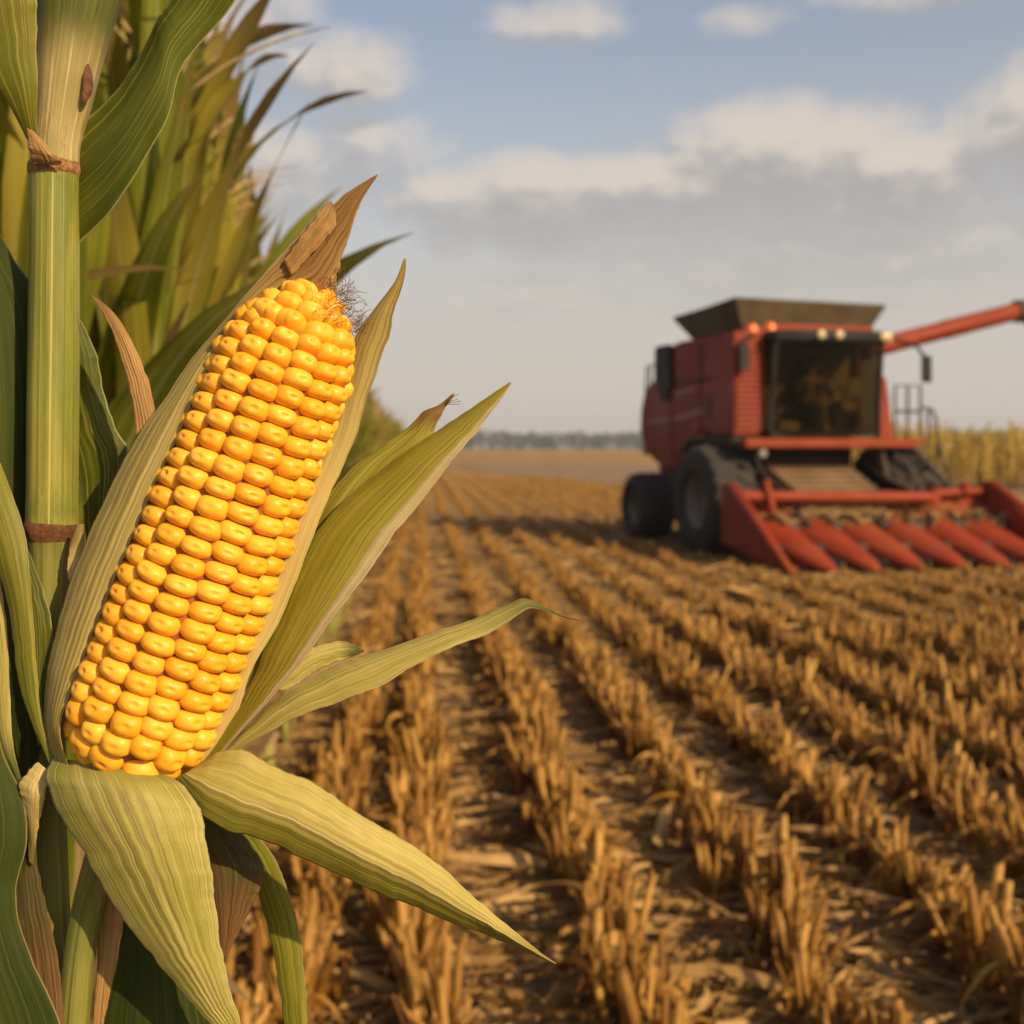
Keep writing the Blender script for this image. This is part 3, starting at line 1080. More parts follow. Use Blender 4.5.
    for (x, y, x2, y2) in ((fx0, 2.42, fx0 + .02, 2.30), (fx1, 2.42, fx1 - .02, 2.30), (fx0, 3.1, fx0, 3.1), (fx1, 3.1, fx1, 3.1)):
        cab_m.tube([(x, y, zb), (x, y, zb + .5), (x2, y2, zt)], 0.045, 8)
    cab_m.box(fx0, fx1, 2.42, 3.1, zb - .02, zb + .08)
    cab_m.box(fx0, fx1, 3.12, 3.17, zb, zt)
    cab = cab_m.build('cab', M_black, root)
    m = MB()
    m.box(fx0 + .06, fx1 - .06, 3.09, 3.115, zb + .10, zt - .05)
    m.build('back_panel', M_grey, cab)
    m = MB()   # curved windscreen, bowed forwards
    n = 14
    lo_, hi_ = [], []
    for k in range(n + 1):
        t = k / n * 2 - 1
        x = t * 0.86 - 0.01
        lo_.append((x, 2.40 - .20 * (1 - t * t), zb + .08)); hi_.append((x * .98, 2.30 - .20 * (1 - t * t), zt))
    for k in range(n):
        a, b2, c, d_ = lo_[k], lo_[k + 1], hi_[k + 1], hi_[k]
        off = Vector((0, .012, 0))
        m.hexa([a, b2, Vector(b2) + off, Vector(a) + off], [d_, c, Vector(c) + off, Vector(d_) + off])
    bmesh.ops.remove_doubles(m.b, verts=m.b.verts, dist=0.0005)
    m.build('windscreen', M_glass, cab)
    m = MB()
    m.box(fx0 - .005, fx0 + .008, 2.46, 3.06, zb + .08, zt - .02)
    m.box(fx1 - .008, fx1 + .005, 2.46, 3.06, zb + .08, zt - .02)
    m.build('side_window', M_glass, cab)
    m = MB()   # roof with a visor lip
    rp = []
    for k in range(13):
        t = k / 12 * 2 - 1
        rp.append((t * 0.96, 2.02 + .22 * t * t))
    rp += [(0.96, 3.3), (-0.96, 3.3)]
    m.prism(rp, 3.24, 3.42, 'z')
    m.build('roof', M_black, cab, 0.04, True)
    m = MB()   # red fairing between roof and tank
    m.prism([(-1.06, 3.42), (-0.90, 3.52), (-0.3, 3.60), (1.18, 3.58), (1.22, 3.42)], 3.0, 3.32, 'y')
    m.build('fairing', M_red2, root, 0.02, True)
    for x in (-0.30, -0.02, 0.80, 0.90):
        y = 2.02 + .22 * x * x
        m = MB()
        n = 16
        ring = [[m.b.verts.new((x + r * math.cos(6.2832 * k / n), y + dy, 3.335 + r * math.sin(6.2832 * k / n))) for k in range(n)] for r, dy in ((.065, .03), (.065, -.03), (.045, -.045))]
        for i in range(2):
            for k in range(n):
                m.b.faces.new((ring[i][k], ring[i][(k + 1) % n], ring[i + 1][(k + 1) % n], ring[i + 1][k]))
        m.b.faces.new(ring[2]); m.b.faces.new(ring[0][::-1])
        m.build('work_light', M_lamp, cab, 0, True)
    for x, y, z in ((-0.80, 2.62, 3.47), (-1.06, 2.70, 3.45)):
        m = MB()
        m.tube([(x, y, z - .04), (x, y, z + .04), (x, y, z + .08), (x, y, z + .10)], [.085, .085, .06, .01], 14)
        m.build('beacon', M_amber, root, 0, True)
    # inside the cab
    m = MB()
    m.box(-0.28, 0.24, 2.62, 2.96, 2.20, 2.34); m.prism([(2.90, 2.3), (3.0, 2.3), (3.08, 2.9), (2.98, 2.9)], -0.27, 0.23); m.box(-0.15, 0.11, 2.98, 3.08, 2.92, 3.08)
    m.box(-0.12, 0.08, 2.7, 2.9, 1.9, 2.2)
    m.build('seat', M_seat, cab, 0.03, True)
    m = MB()
    m.tube([(0, 2.42, 1.92), (0, 2.50, 2.5)], .035, 8)
    m.tube([(0.2 * math.cos(6.2832 * k / 20), 2.50 + .07 * math.sin(6.2832 * k / 20), 2.52 + .18 * math.sin(6.2832 * k / 20)) for k in range(21)], .02, 6)
    m.build('steering_wheel', M_grey, cab, 0, True)
    m = MB()
    m.box(0.36, 0.62, 2.55, 3.05, 2.22, 2.38); m.box(0.40, 0.64, 2.48, 2.54, 2.42, 2.72); m.box(-0.70, -0.35, 2.55, 2.75, 1.92, 2.06)
    m.build('console', M_grey, cab, 0.02)
    driver(root)
    # platform and rails
    m = MB()
    m.box(-1.46, 1.36, 2.12, 2.36, 1.66, 1.80)
    m.box(-1.42, 1.40, 2.36, 3.2, 1.70, 1.78)
    m.box(1.0, 1.72, 2.40, 3.0, 1.72, 1.79)
    m.build('platform', M_red2, root, 0.02)
    m = MB()
    m.prism([(0.90, 1.80), (1.16, 1.80), (1.12, 2.2), (1.04, 2.75), (0.96, 2.75)], 2.45, 2.55, 'y')
    m.build('corner_post', M_red2, root, 0.015)
    m = MB()
    r = 0.022
    m.tube([(1.22, 2.5, 1.80), (1.22, 2.5, 2.62), (1.66, 2.5, 2.62), (1.66, 2.5, 1.80)], r, 6)
    m.tube([(1.22, 2.5, 2.22), (1.66, 2.5, 2.22)], r, 6)
    m.tube([(1.44, 2.5, 1.8), (1.44, 2.5, 2.62)], r, 6)
    m.tube([(1.66, 2.5, 2.28), (1.85, 2.5, 2.26), (1.94, 2.5, 2.1), (1.95, 2.5, 1.7), (1.92, 2.5, 1.2)], r, 6)
    m.tube([(1.80, 2.5, 2.26), (1.80, 2.5, 1.78)], r, 6)
    m.build('railing', M_dark, root, 0, True)
    m = MB()
    for x in (1.52, 1.92):
        m.tube([(x, 2.45, 1.74), (x + .12, 2.1, 0.75)], .025, 6)
    for k in range(4):
        f = k / 3.3 + .05
        m.box(1.52 + .12 * f, 1.92 + .12 * f, 2.36 - .35 * f, 2.46 - .35 * f, 1.70 - .95 * f, 1.73 - .95 * f)
    m.build('ladder', M_dark, root)
    m = MB()   # rear service rail
    m.tube([(-0.95, 6.95, 2.82), (-0.95, 6.95, 3.22), (-0.95, 7.12, 3.22), (-0.95, 7.2, 2.5)], .02, 6)
    m.tube([(-0.3, 6.95, 2.82), (-0.3, 6.95, 3.22), (-0.95, 6.95, 3.22)], .02, 6)
    m.build('service_rail', M_dark, root)
    # mirrors
    for pts, c in (([(0.98, 2.2, 3.3), (1.24, 2.0, 3.20), (1.36, 1.95, 3.0)], (1.38, 1.95, 2.84)), ([(-1.1, 2.54, 3.36), (-1.30, 2.42, 3.32), (-1.34, 2.40, 3.2)], (-1.34, 2.40, 3.02))):
        m = MB()
        m.tube(pts, .028, 6)
        m.box(c[0] - .075, c[0] + .075, c[1] - .03, c[1] + .03, c[2] - .20, c[2] + .20)
        m.build('mirror', M_black, root, 0.012, True)
    # unloading auger
    m = MB()
    A, B = Vector((1.15, 3.25, 3.22)), Vector((4.00, 3.25, 3.93))
    m.tube([A, A.lerp(B, .02), A.lerp(B, .5), A.lerp(B, .51), B], [.17, .155, .145, .155, .145], 20)
    aug = m.build('unloading_auger', M_red2, root, 0, True)
    m = MB()
    m.tube([B - Vector((.06, 0, .015)), B + Vector((.12, 0, 0)), B + Vector((.32, 0, -.10)), B + Vector((.45, 0, -.42))], [.19, .20, .19, .15], 14)
    m.build('spout', M_tank, aug, 0, True)
    # feeder house, coated in dust
    m = MB()
    m.hexa([(-0.80, 1.75, .30), (0.55, 1.75, .30), (0.60, 3.3, 1.0), (-0.85, 3.3, 1.0)], [(-0.80, 1.75, .98), (0.55, 1.75, .98), (0.60, 3.3, 1.64), (-0.85, 3.3, 1.64)])
    fh = m.build('feeder_house', M_dust, root, 0.02)
    m = MB()
    for k in range(7):
        f = k / 6
        y, z = 1.85 + 1.1 * f, 1.01 + .46 * f
        m.tube([(-0.82, y, z), (0.58, y, z)], .032, 6)
    m.build('rib', M_dark, fh)
    rr = random.Random(4)
    for pts, rad in (([(1.30, 2.2, 1.68), (1.72, 1.75, .98)], .045), ([(0.85, 2.3, 1.60), (0.7, 1.9, 1.2), (0.95, 1.7, 1.05)], .05)):
        m = MB()
        m.tube(pts, rad, 8)
        m.build('hydraulic_ram', M_dark, root, 0, True)
    hose = [[(-1.2, 2.4, 1.66), (-1.1, 2.3, 1.3), (-0.9, 2.0, 1.0)]]
    for k in range(7):
        x = rr.uniform(.55, 1.3)
        hose.append([(x, 2.5, rr.uniform(1.4, 1.66)), (x + rr.uniform(0, .2), 2.1, rr.uniform(1.15, 1.4)), (x + rr.uniform(.1, .35), 1.9, rr.uniform(1.0, 1.3)), (x + rr.uniform(.1, .3), 1.75, 1.0)])
    for pts in hose:
        m = MB()
        m.tube(catmull(pts, 12), .022, 6)
        m.build('hydraulic_hose', M_dark, root, 0, True)
    m = MB()
    m.tube([(-1.22, 2.12, 1.58), (-1.22, 2.04, 1.58)], .06, 12)
    m.build('side_lamp', M_rim, root, 0, True)
    # header
    m = MB()
    m.box(-1.88, 2.40, 1.86, 1.94, .22, 1.02)                                          # back sheet
    header = m.build('header', M_red2, root, 0.01)
    m = MB()
    m.prism([(0.95, .16), (1.85, .16), (1.85, .26), (0.95, .24)], -1.83, 2.25)
    m.box(-1.83, 2.25, .80, .95, .20, .34)
    m.build('trough', M_dark, header, 0.01)
    for x in (-0.97, -0.33, 0.31, 0.96, 1.60):    # gathering chains between the snouts
        m = MB()
        for sx in (-.05, .05):
            m.tube([(x + sx, .40, .08), (x + sx, 1.0, .27), (x + sx, 1.55, .42)], .02, 6)
            for k in range(7):
                y = .45 + .16 * k
                m.box(x + sx - .035, x + sx + .035, y - .012, y + .012, .06 + .30 * (y - .35) / 1.0, .13 + .30 * (y - .35) / 1.0)
        m.build('gathering_chain', M_black, header)
    m = MB()
    m.tube([(-1.84, 1.62, .97), (1.26, 1.62, .93)], .085, 14)
    m.tube([(1.26, 1.62, .93), (1.42, 1.72, .99), (2.3, 1.8, 1.02)], [.085, .07, .05], 12)
    m.tube([(-1.45, 1.55, 1.20), (-1.36, 1.5, .72)], .06, 10)
    m.tube([(1.86, 1.72, .98), (1.86, 1.72, 1.12), (1.86, 1.72, 1.16)], [.08, .08, .03], 10)
    m.tube([(1.26, 1.62, .86), (1.26, 1.62, 1.06)], .09, 10)
    m.build('top_bar', M_red2, header, 0, True)
    m = MB()   # cross auger with its flight
    m.tube([(-1.85, 1.45, .50), (2.3, 1.45, .50)], .11, 12)
    pts = []
    for k in range(150):
        f = k / 149
        s_ = 1 if f < .5 else -1
        a = s_ * f * 2 * math.pi * 11
        pts.append((-1.85 + 4.15 * f, 1.45 + .19 * math.cos(a), .50 + .19 * math.sin(a)))
    m.tube(pts, .035, 5)
    m.build('cross_auger', M_dark, header, 0, True)

    def cone(m, tipx, topx, w0, h0, y1, z_tip=0.04):
        """ridge-backed snout from its tip at y=0 back to y1"""
        rings = []
        n, k2 = 16, 12
        for j in range(k2 + 1):
            f = j / k2
            g = f ** 0.52
            if f > .82: g *= 1 - 0.55 * ((f - .82) / .18) ** 2
            cx = tipx + (topx - tipx) * f
            hw = max(.012, w0 * .5 * g)
            zt_ = z_tip + .03 + (h0 - z_tip) * f ** .85 * (1 if f < .8 else 1 - .12 * ((f - .8) / .2) ** 2)
            zb_ = z_tip - .02 + .05 * f
            ring = []
            for i in range(n):
                a = 2 * math.pi * i / n
                ca, sa = math.cos(a), math.sin(a)
                x = cx + hw * math.copysign(abs(ca) ** .85, ca)
                z = (zt_ + zb_) / 2 + (zt_ - zb_) / 2 * math.copysign(abs(sa) ** .9, sa)
                ring.append(m.b.verts.new((x, y1 * f, z)))
            rings.append(ring)
        for j in range(k2):
            for i in range(n):
                m.b.faces.new((rings[j][i], rings[j][(i + 1) % n], rings[j + 1][(i + 1) % n], rings[j + 1][i]))
        m.b.faces.new(rings[0]); m.b.faces.new(rings[-1][::-1])

    for x in (-1.29, -0.655, -0.01, 0.635, 1.28, 1.925):
        m = MB()
        cone(m, x, x - .12, 0.80, 0.70, 1.70)
        sn = m.build('snout', M_red2, header, 0, True)
        m = MB()
        m.tube([(x, .10, .07), (x, .0, .045), (x, -.05, .03)], [.035, .022, .008], 8)
        m.build('snout_tip', M_dark, sn, 0, True)
    for sgn, xt, xb in ((-1, -1.93, -1.90), (1, 2.42, 2.30)):
        m = MB()
        th = .045
        m.prism([(0.0, .03), (0.03, .12), (1.66, 1.12), (1.90, 1.12), (1.95, .30), (0.9, .14)], xb - th, xb + th)
        m.tube([(xt, -.02, .06), (xt + sgn * -.0, .5, .40), (xb, 1.66, 1.10), (xb, 1.92, 1.10)], [.035, .075, .085, .07], 10)
        m.build('end_divider', M_red2, header, 0.012, True)
    # crop trash lying in the trough
    rr = random.Random(9)
    parts = []
    for k in range(1100):
        x, y = rr.uniform(-1.8, 2.25), rr.uniform(1.3, 1.85)
        a = rr.uniform(0, 6.28)
        parts.append(tuple(strip_arr(rr, (0, 0, .05), (math.cos(a), math.sin(a), rr.uniform(0, .9)), rr.uniform(.08, .35), rr.uniform(.01, .03), (0, 0, -.8), 3)))
        parts[-1] = (parts[-1][0] + np.array([x, y, .28 + rr.random() * .45 * (y - .7)]), parts[-1][1])
    V, Q, _ = merge(parts)
    o = link('crop_trash', quad_mesh('crop_trash', V, Q), M_straw, header)
    o['kind'] = 'stuff'


combine()


# ------------------------------------------------------------------ the maize plant in front
def W3(px, py, off=0.0):
    return Vector(P(px, py, off))


def leaf_mesh(name, stations, mat, parent, nu=26, nv=70, thick=0.00028, ripple=0.3, edge=0.8, fold=None, seed=0, rip_n=7, crinkle=1.3):
    """A blade from a list of stations (Lx,Ly,Loff,Rx,Ry,Roff,bulge).  Offsets are depth behind the ear's plane, bulge is how
    far the middle stands out towards -Y; both are in ear-plane pixels (half a millimetre)."""
    T = catmull(stations, nv)
    V, U = [], []
    arc = [0.0]
    for j in range(1, nv):
        arc.append(arc[-1] + math.hypot((T[j][0] + T[j][3] - T[j - 1][0] - T[j - 1][3]) / 2, (T[j][1] + T[j][4] - T[j - 1][1] - T[j - 1][4]) / 2))
    for j in range(nv):
        Lx, Ly, Lo, Rx, Ry, Ro, bu = T[j]
        dx, dy = Rx - Lx, Ry - Ly
        wd = math.hypot(dx, dy) + 1e-6
        f = arc[j] / arc[-1]
        eL = edge * mnoise.noise((f * 17, seed * 3.1, 0)) + 0.45 * edge * mnoise.noise((f * 60, seed * 3.1, 4))
        eR = edge * mnoise.noise((f * 17, seed * 3.1, 9)) + 0.4 * edge * mnoise.noise((f * 55, seed * 3.1, 7))
        k = min(1.0, wd / 30)
        Lx, Ly = Lx - dx / wd * eL * k * 2, Ly - dy / wd * eL * k * 2
        Rx, Ry = Rx + dx / wd * eR * k * 2, Ry + dy / wd * eR * k * 2
        for i in range(nu):
            u = i / (nu - 1)
            h = bu * 4 * u * (1 - u)
            if fold is not None:
                u0, amp = fold
                h += amp * k * (u / u0 if u < u0 else (1 - u) / (1 - u0))
            h += ripple * k * math.sin(u * math.pi) ** .5 * (math.sin(u * rip_n * 2 * math.pi + seed + 1.3 * mnoise.noise((f * 3, seed, 1)))
                 + 1.6 * mnoise.noise((u * 3.0, f * 5, seed + 5.0)))
            ed = abs(2 * u - 1) ** 3
            h += crinkle * k * ed * (1.2 * mnoise.noise((f * 13, seed * 2.0 + (20 if u > .5 else 0), 2.2)) + .8 * mnoise.noise((f * 37, seed * 2.0 + (20 if u > .5 else 0), 6.2)))
            h += 0.5 * crinkle * k * mnoise.noise((u * 9.0, f * 4.0, seed + 31.0))
            V.append(P(Lx + (Rx - Lx) * u, Ly + (Ry - Ly) * u, Lo + (Ro - Lo) * u - h))
            U.append((u, f))
    me = quad_mesh(name, V, grid_quads(nv, nu), U)
    o = link(name, me, mat, parent)
    so = o.modifiers.new('thickness', 'SOLIDIFY')
    so.thickness = thick
    so.offset = 0
    return o


def st(*rows, d=None):
    """stations given as (Lx,Ly,Rx,Ry,Loff,Roff,bulge)"""
    return [(r[0], r[1], r[4], r[2], r[3], r[5], r[6]) for r in rows]


GREEN = dict(base=(0.055, 0.085, 0.012), alt=(0.105, 0.135, 0.022), pale=(0.26, 0.28, 0.07))
LIME = dict(base=(0.17, 0.19, 0.035), alt=(0.25, 0.245, 0.055), pale=(0.46, 0.43, 0.16))
CREAM = (0.62, 0.50, 0.27)
TAN = (0.42, 0.25, 0.085)
DKBR = (0.17, 0.085, 0.03)

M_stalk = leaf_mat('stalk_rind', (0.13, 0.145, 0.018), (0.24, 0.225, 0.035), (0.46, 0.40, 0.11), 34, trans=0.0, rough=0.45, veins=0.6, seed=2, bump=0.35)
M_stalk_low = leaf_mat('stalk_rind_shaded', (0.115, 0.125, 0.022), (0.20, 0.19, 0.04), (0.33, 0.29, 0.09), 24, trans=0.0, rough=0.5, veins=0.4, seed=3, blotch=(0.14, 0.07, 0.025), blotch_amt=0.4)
M_sheath = leaf_mat('sheath', (0.27, 0.225, 0.075), (0.38, 0.30, 0.12), (0.60, 0.48, 0.24), 30, trans=0.05, rough=0.6, veins=0.7, seed=4, tip=(0.12, 0.13, 0.02), tip0=0.42, tip1=0.66, blotch=(0.28, 0.15, 0.055), blotch_amt=0.7, bump=0.5)
M_blade = leaf_mat('blade_green', (0.080, 0.100, 0.008), (0.150, 0.165, 0.016), (0.40, 0.38, 0.08), 40, trans=0.36, rough=0.42, margin=(0.45, 0.40, 0.17), margin_w=0.035, veins=0.5, seed=6)
M_blade2 = leaf_mat('blade_yellow_green', (0.18, 0.185, 0.016), (0.28, 0.26, 0.03), (0.48, 0.42, 0.11), 26, trans=0.38, rough=0.45, margin=(0.42, 0.36, 0.15), margin_w=0.04, veins=0.5, seed=7)
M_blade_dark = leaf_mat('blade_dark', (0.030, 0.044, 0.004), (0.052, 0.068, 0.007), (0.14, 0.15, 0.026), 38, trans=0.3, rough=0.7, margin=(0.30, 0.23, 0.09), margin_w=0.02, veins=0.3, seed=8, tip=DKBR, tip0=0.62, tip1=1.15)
M_blade_brown = leaf_mat('blade_browning', (0.055, 0.055, 0.014), (0.095, 0.07, 0.02), (0.22, 0.15, 0.05), 26, trans=0.15, rough=0.6, veins=0.4, seed=9, tip=(0.23, 0.115, 0.045), tip0=0.35, tip1=0.9, blotch=(0.16, 0.075, 0.03), blotch_amt=0.7)
M_husk_l = leaf_mat('husk_weathered', (0.42, 0.335, 0.085), (0.52, 0.41, 0.13), (0.68, 0.53, 0.22), 20, trans=0.3, rough=0.6, veins=0.55, seed=10, tip=(0.43, 0.235, 0.075), tip0=0.60, tip1=0.86, blotch=(0.20, 0.13, 0.05), blotch_amt=0.5, margin=(0.52, 0.38, 0.17), margin_w=0.05, bump=0.6)
M_husk_c = leaf_mat('husk_cream', (0.62, 0.48, 0.16), (0.72, 0.57, 0.23), (0.82, 0.69, 0.36), 8, trans=0.4, rough=0.55, veins=0.5, seed=12, tip=(0.46, 0.34, 0.095), tip0=0.5, tip1=0.85, bump=0.3)
M_husk_g = leaf_mat('husk_green', (0.29, 0.265, 0.020), (0.40, 0.345, 0.042), (0.64, 0.53, 0.14), 38, trans=0.42, rough=0.5, veins=0.6, seed=13, margin=(0.55, 0.43, 0.19), margin_w=0.03, right_margin=(CREAM, 0.24), blotch=(0.33, 0.23, 0.06), blotch_amt=0.35, tip=TAN, tip0=0.93, tip1=1.1)
M_husk_g2 = leaf_mat('husk_green_brown_tip', (0.29, 0.265, 0.022), (0.38, 0.33, 0.042), (0.54, 0.46, 0.12), 26, trans=0.4, rough=0.5, veins=0.5, seed=14, margin=(0.50, 0.38, 0.15), margin_w=0.03, tip=(0.34, 0.18, 0.045), tip0=0.85, tip1=0.90)
M_husk_m = leaf_mat('husk_pale_green', (0.37, 0.32, 0.065), (0.49, 0.41, 0.11), (0.68, 0.56, 0.22), 18, trans=0.36, rough=0.55, veins=0.6, seed=15, margin=(0.56, 0.44, 0.2), margin_w=0.045, tip=(0.15, 0.17, 0.035), tip0=0.72, tip1=0.92, blotch=(0.34, 0.23, 0.09), blotch_amt=0.35)
M_husk_b = leaf_mat('husk_two_tone', (0.45, 0.37, 0.085), (0.56, 0.45, 0.13), (0.70, 0.57, 0.22), 38, trans=0.3, rough=0.55, veins=0.5, seed=16, mid=(0.72, 0.60, 0.30), mid_u=0.585, mid_w=0.012, right_margin=((0.33, 0.31, 0.03), 0.42), tip=(0.30, 0.18, 0.06), tip0=0.84, tip1=1.04, blotch=(0.30, 0.20, 0.09), blotch_amt=0.35)
M_husk_f = leaf_mat('husk_front', (0.34, 0.315, 0.058), (0.47, 0.41, 0.11), (0.76, 0.65, 0.30), 84, trans=0.34, rough=0.55, veins=0.5, seed=17, margin=(0.56, 0.48, 0.23), margin_w=0.03, bump=0.35, blotch=(0.30, 0.21, 0.075), blotch_amt=0.4)
M_dry = leaf_mat('dry_leaf', (0.36, 0.20, 0.065), (0.45, 0.27, 0.10), (0.56, 0.38, 0.17), 11, trans=0.2, rough=0.65, veins=0.5, seed=18, bump=0.6, tip=(0.2, 0.1, 0.04), tip0=0.7, tip1=1.2)
M_node = plain_mat('node_ring', (0.34, 0.145, 0.055), 0.9, scale=420, var=0.6, dust=(0.42, 0.28, 0.12), dust_amt=0.6, bump=0.6)
M_node2 = plain_mat('node_ring_dark', (0.17, 0.055, 0.022), 0.9, scale=420, var=0.6, dust=(0.22, 0.13, 0.04), dust_amt=0.5, bump=0.6)
M_scar = plain_mat('scar', (0.16, 0.06, 0.025), 0.8, scale=300, var=0.5, bump=0.6)
M_cob = plain_mat('cob', (0.24, 0.065, 0.006), 0.7, scale=120, var=0.3)
M_silk = plain_mat('silk', (0.13, 0.065, 0.03), 0.6, scale=100, var=0.3)


def stalk_mesh(name, rows, mat, parent, off, n=40, nv=60, groove=0.5):
    """round stalk from rows (cx, cy, half-width) in pixels at its own depth"""
    T = catmull(rows, nv)
    d_ = D0 + off * SC
    V, U = [], []
    for j, (cx, cy, hw) in enumerate(T):
        for i in range(n + 1):
            a = 2 * math.pi * i / n
            r = hw + groove * (math.sin(a * 11 + 0.5) * .4 + mnoise.noise((math.cos(a) * 3, math.sin(a) * 3, cy * .004)) * 1.3)
            r_m = r * d_ / F
            V.append(((cx - 420) * d_ / F + r_m * math.sin(a), d_ - r_m * math.cos(a), EYE - (cy - 447) * d_ / F))
            U.append(((i / n) * 2.0, j / (nv - 1)))
    return link(name, quad_mesh(name, V, grid_quads(nv, n + 1), U), mat, parent)


def main_plant():
    root = empty('maize_plant', (0, 0, 0))
    root.location = (-0.19, 0.62, 0)
    bpy.context.view_layer.update()
    inv = Matrix.Translation((0.19, -0.62, 0))
    tag(root, 'big maize plant in sharp focus with an opened ear of yellow corn', 'maize plant')
    kids = []
    OF = 70                                     # the stalk stands a little behind the ear
    kids.append(stalk_mesh('stem', [(55, 164, 25.2), (55, 176, 24.9), (55, 196, 24.2), (54.5, 260, 24.4), (54, 330, 25), (53, 420, 25.5), (52.5, 480, 25.3), (52, 510, 25.6), (52, 524, 26)], M_stalk, root, OF))
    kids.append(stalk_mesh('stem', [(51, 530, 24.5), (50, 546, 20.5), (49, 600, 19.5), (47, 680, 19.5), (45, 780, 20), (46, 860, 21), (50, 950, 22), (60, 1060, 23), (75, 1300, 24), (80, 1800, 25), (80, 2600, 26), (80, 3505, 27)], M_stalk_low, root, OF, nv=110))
    kids.append(stalk_mesh('node_ring', [(55, 163, 24.6), (55, 166, 25.9), (55, 170, 26.4), (55, 174, 26.0), (55, 177, 24.6)], M_node, root, OF, nv=14, groove=0.7))
    kids.append(stalk_mesh('node_ring', [(51.5, 520, 25.2), (51.3, 524, 26.5), (51, 529, 26.2), (50.7, 534, 24.8), (50.4, 540, 22.0)], M_node2, root, OF, nv=14, groove=0.6))
    kids.append(stalk_mesh('sheath', [(56, 168, 24), (56.5, 146, 24.5), (60, 122, 26), (66, 82, 30.5), (72, 42, 35), (79, 0, 41), (88, -60, 50), (96, -160, 52)], M_sheath, root, OF))
    sc = leaf_mesh('scar', st((87, 64, 88, 64, 45, 46, 0), (84, 74, 92, 76, 44, 49, 1), (83, 90, 92, 90, 44, 50, 2), (82, 98, 88, 99, 44, 48, 1), (83, 102, 85, 102, 45, 46, 0)), M_scar, root, 10, 16, 0.001)
    kids.append(sc)
    kids.append(stalk_mesh('ear_shank', [(128, 772, 40), (122, 800, 30), (108, 840, 20), (92, 890, 16.5), (80, 950, 16), (72, 1040, 16), (66, 1150, 16), (66, 1250, 14)], M_stalk_low, root, 25))
    L = lambda rows, mat, **k: kids.append(leaf_mesh('leaf', st(*rows), mat, root, **k))
    # blade rising to the upper right, from behind the stalk
    L([(58, 150, 58, 275, 95, 95, 0), (74, 130, 72, 252, 85, 80, 4), (90, 116, 103, 221, 78, 60, 8), (117, 90, 125, 192, 66, 45, 10), (138, 58, 150, 150, 58, 34, 10), (150, 35, 168, 117, 52, 28, 10),
       (157, 20, 180, 72, 46, 26, 8), (164, 10, 194, 50, 40, 24, 6), (172, -2, 221, 21, 34, 20, 4), (186, -32, 242, -12, 26, 14, 4), (215, -80, 258, -60, 20, 10, 4), (250, -130, 275, -120, 30, 20, 2), (290, -160, 292, -158, 50, 50, 0)], M_blade, fold=(0.22, 7), seed=1, nu=34)
    # blade at the upper left corner
    L([(33, 152, 39, 151, 60, 55, 0), (20, 126, 37, 120, 50, 44, 3), (8, 102, 37.5, 90, 42, 36, 5), (-8, 75, 37, 50, 36, 30, 6), (-16, 38, 37, 18, 30, 26, 6), (-28, -12, 36, -12, 24, 22, 6), (-44, -80, 28, -80, 20, 20, 6), (-70, -170, 0, -170, 10, 14, 4), (-80, -260, -76, -260, 0, 0, 0)], M_blade2, seed=2)
    L([(27, 128, 33, 131, 42, 40, 1), (28, 138, 42, 140, 38, 32, 3), (28, 146, 55, 154, 36, 30, 5), (31, 157, 61, 160, 38, 34, 5), (33, 164, 61, 165, 40, 38, 3)], M_dry, seed=3, nv=30)
    # broad dark blade at the left edge
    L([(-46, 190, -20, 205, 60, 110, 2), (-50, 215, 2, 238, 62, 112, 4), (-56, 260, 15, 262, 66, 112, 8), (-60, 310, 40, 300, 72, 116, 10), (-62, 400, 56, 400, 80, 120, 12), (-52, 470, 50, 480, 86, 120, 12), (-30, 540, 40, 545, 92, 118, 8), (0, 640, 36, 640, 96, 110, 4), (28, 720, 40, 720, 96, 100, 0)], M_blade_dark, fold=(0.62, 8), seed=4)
    # yellow-green blade curving down to the ear's foot
    L([(-70, 360, -52, 372, 40, 40, 2), (-48, 420, -8, 445, 26, 26, 4), (-28, 478, 11, 492, 16, 12, 6), (-10, 540, 24, 530, 6, 4, 7), (4, 588, 30, 575, 0, -4, 7), (13, 640, 34, 628, -4, -8, 6), (19, 682, 38.5, 684, -6, -10, 4), (31, 720, 42, 722, -8, -10, 3), (43, 748, 49, 748, -8, -8, 1), (51, 768, 57, 767, -4, -4, 0)], M_blade2, seed=5)
    L([(8, 520, 22, 535, 40, 40, 1), (12, 550, 30, 554, 38, 34, 3), (15, 585, 43, 590, 36, 28, 4), (20, 630, 52, 626, 32, 22, 4), (25, 690, 51, 690, 28, 18, 3), (38, 745, 51, 748, 20, 12, 1)], M_blade, seed=6)
    # narrow wilting blade in the gap at the left edge
    L([(-20, 560, -6, 540, 20, 20, 1), (-12, 640, 6, 622, 12, 12, 3), (-6, 700, 10, 690, 8, 6, 4), (2, 745, 13, 742, 4, 2, 3), (12, 772, 20, 775, 0, -2, 2), (17, 788, 25, 790, 0, 0, 0)], M_husk_m, seed=7)
    L([(6, 640, 22, 640, 60, 60, 2), (8, 690, 36, 690, 58, 52, 4), (10, 740, 42, 735, 56, 50, 4), (14, 790, 40, 790, 56, 50, 3)], M_blade_dark, seed=8)
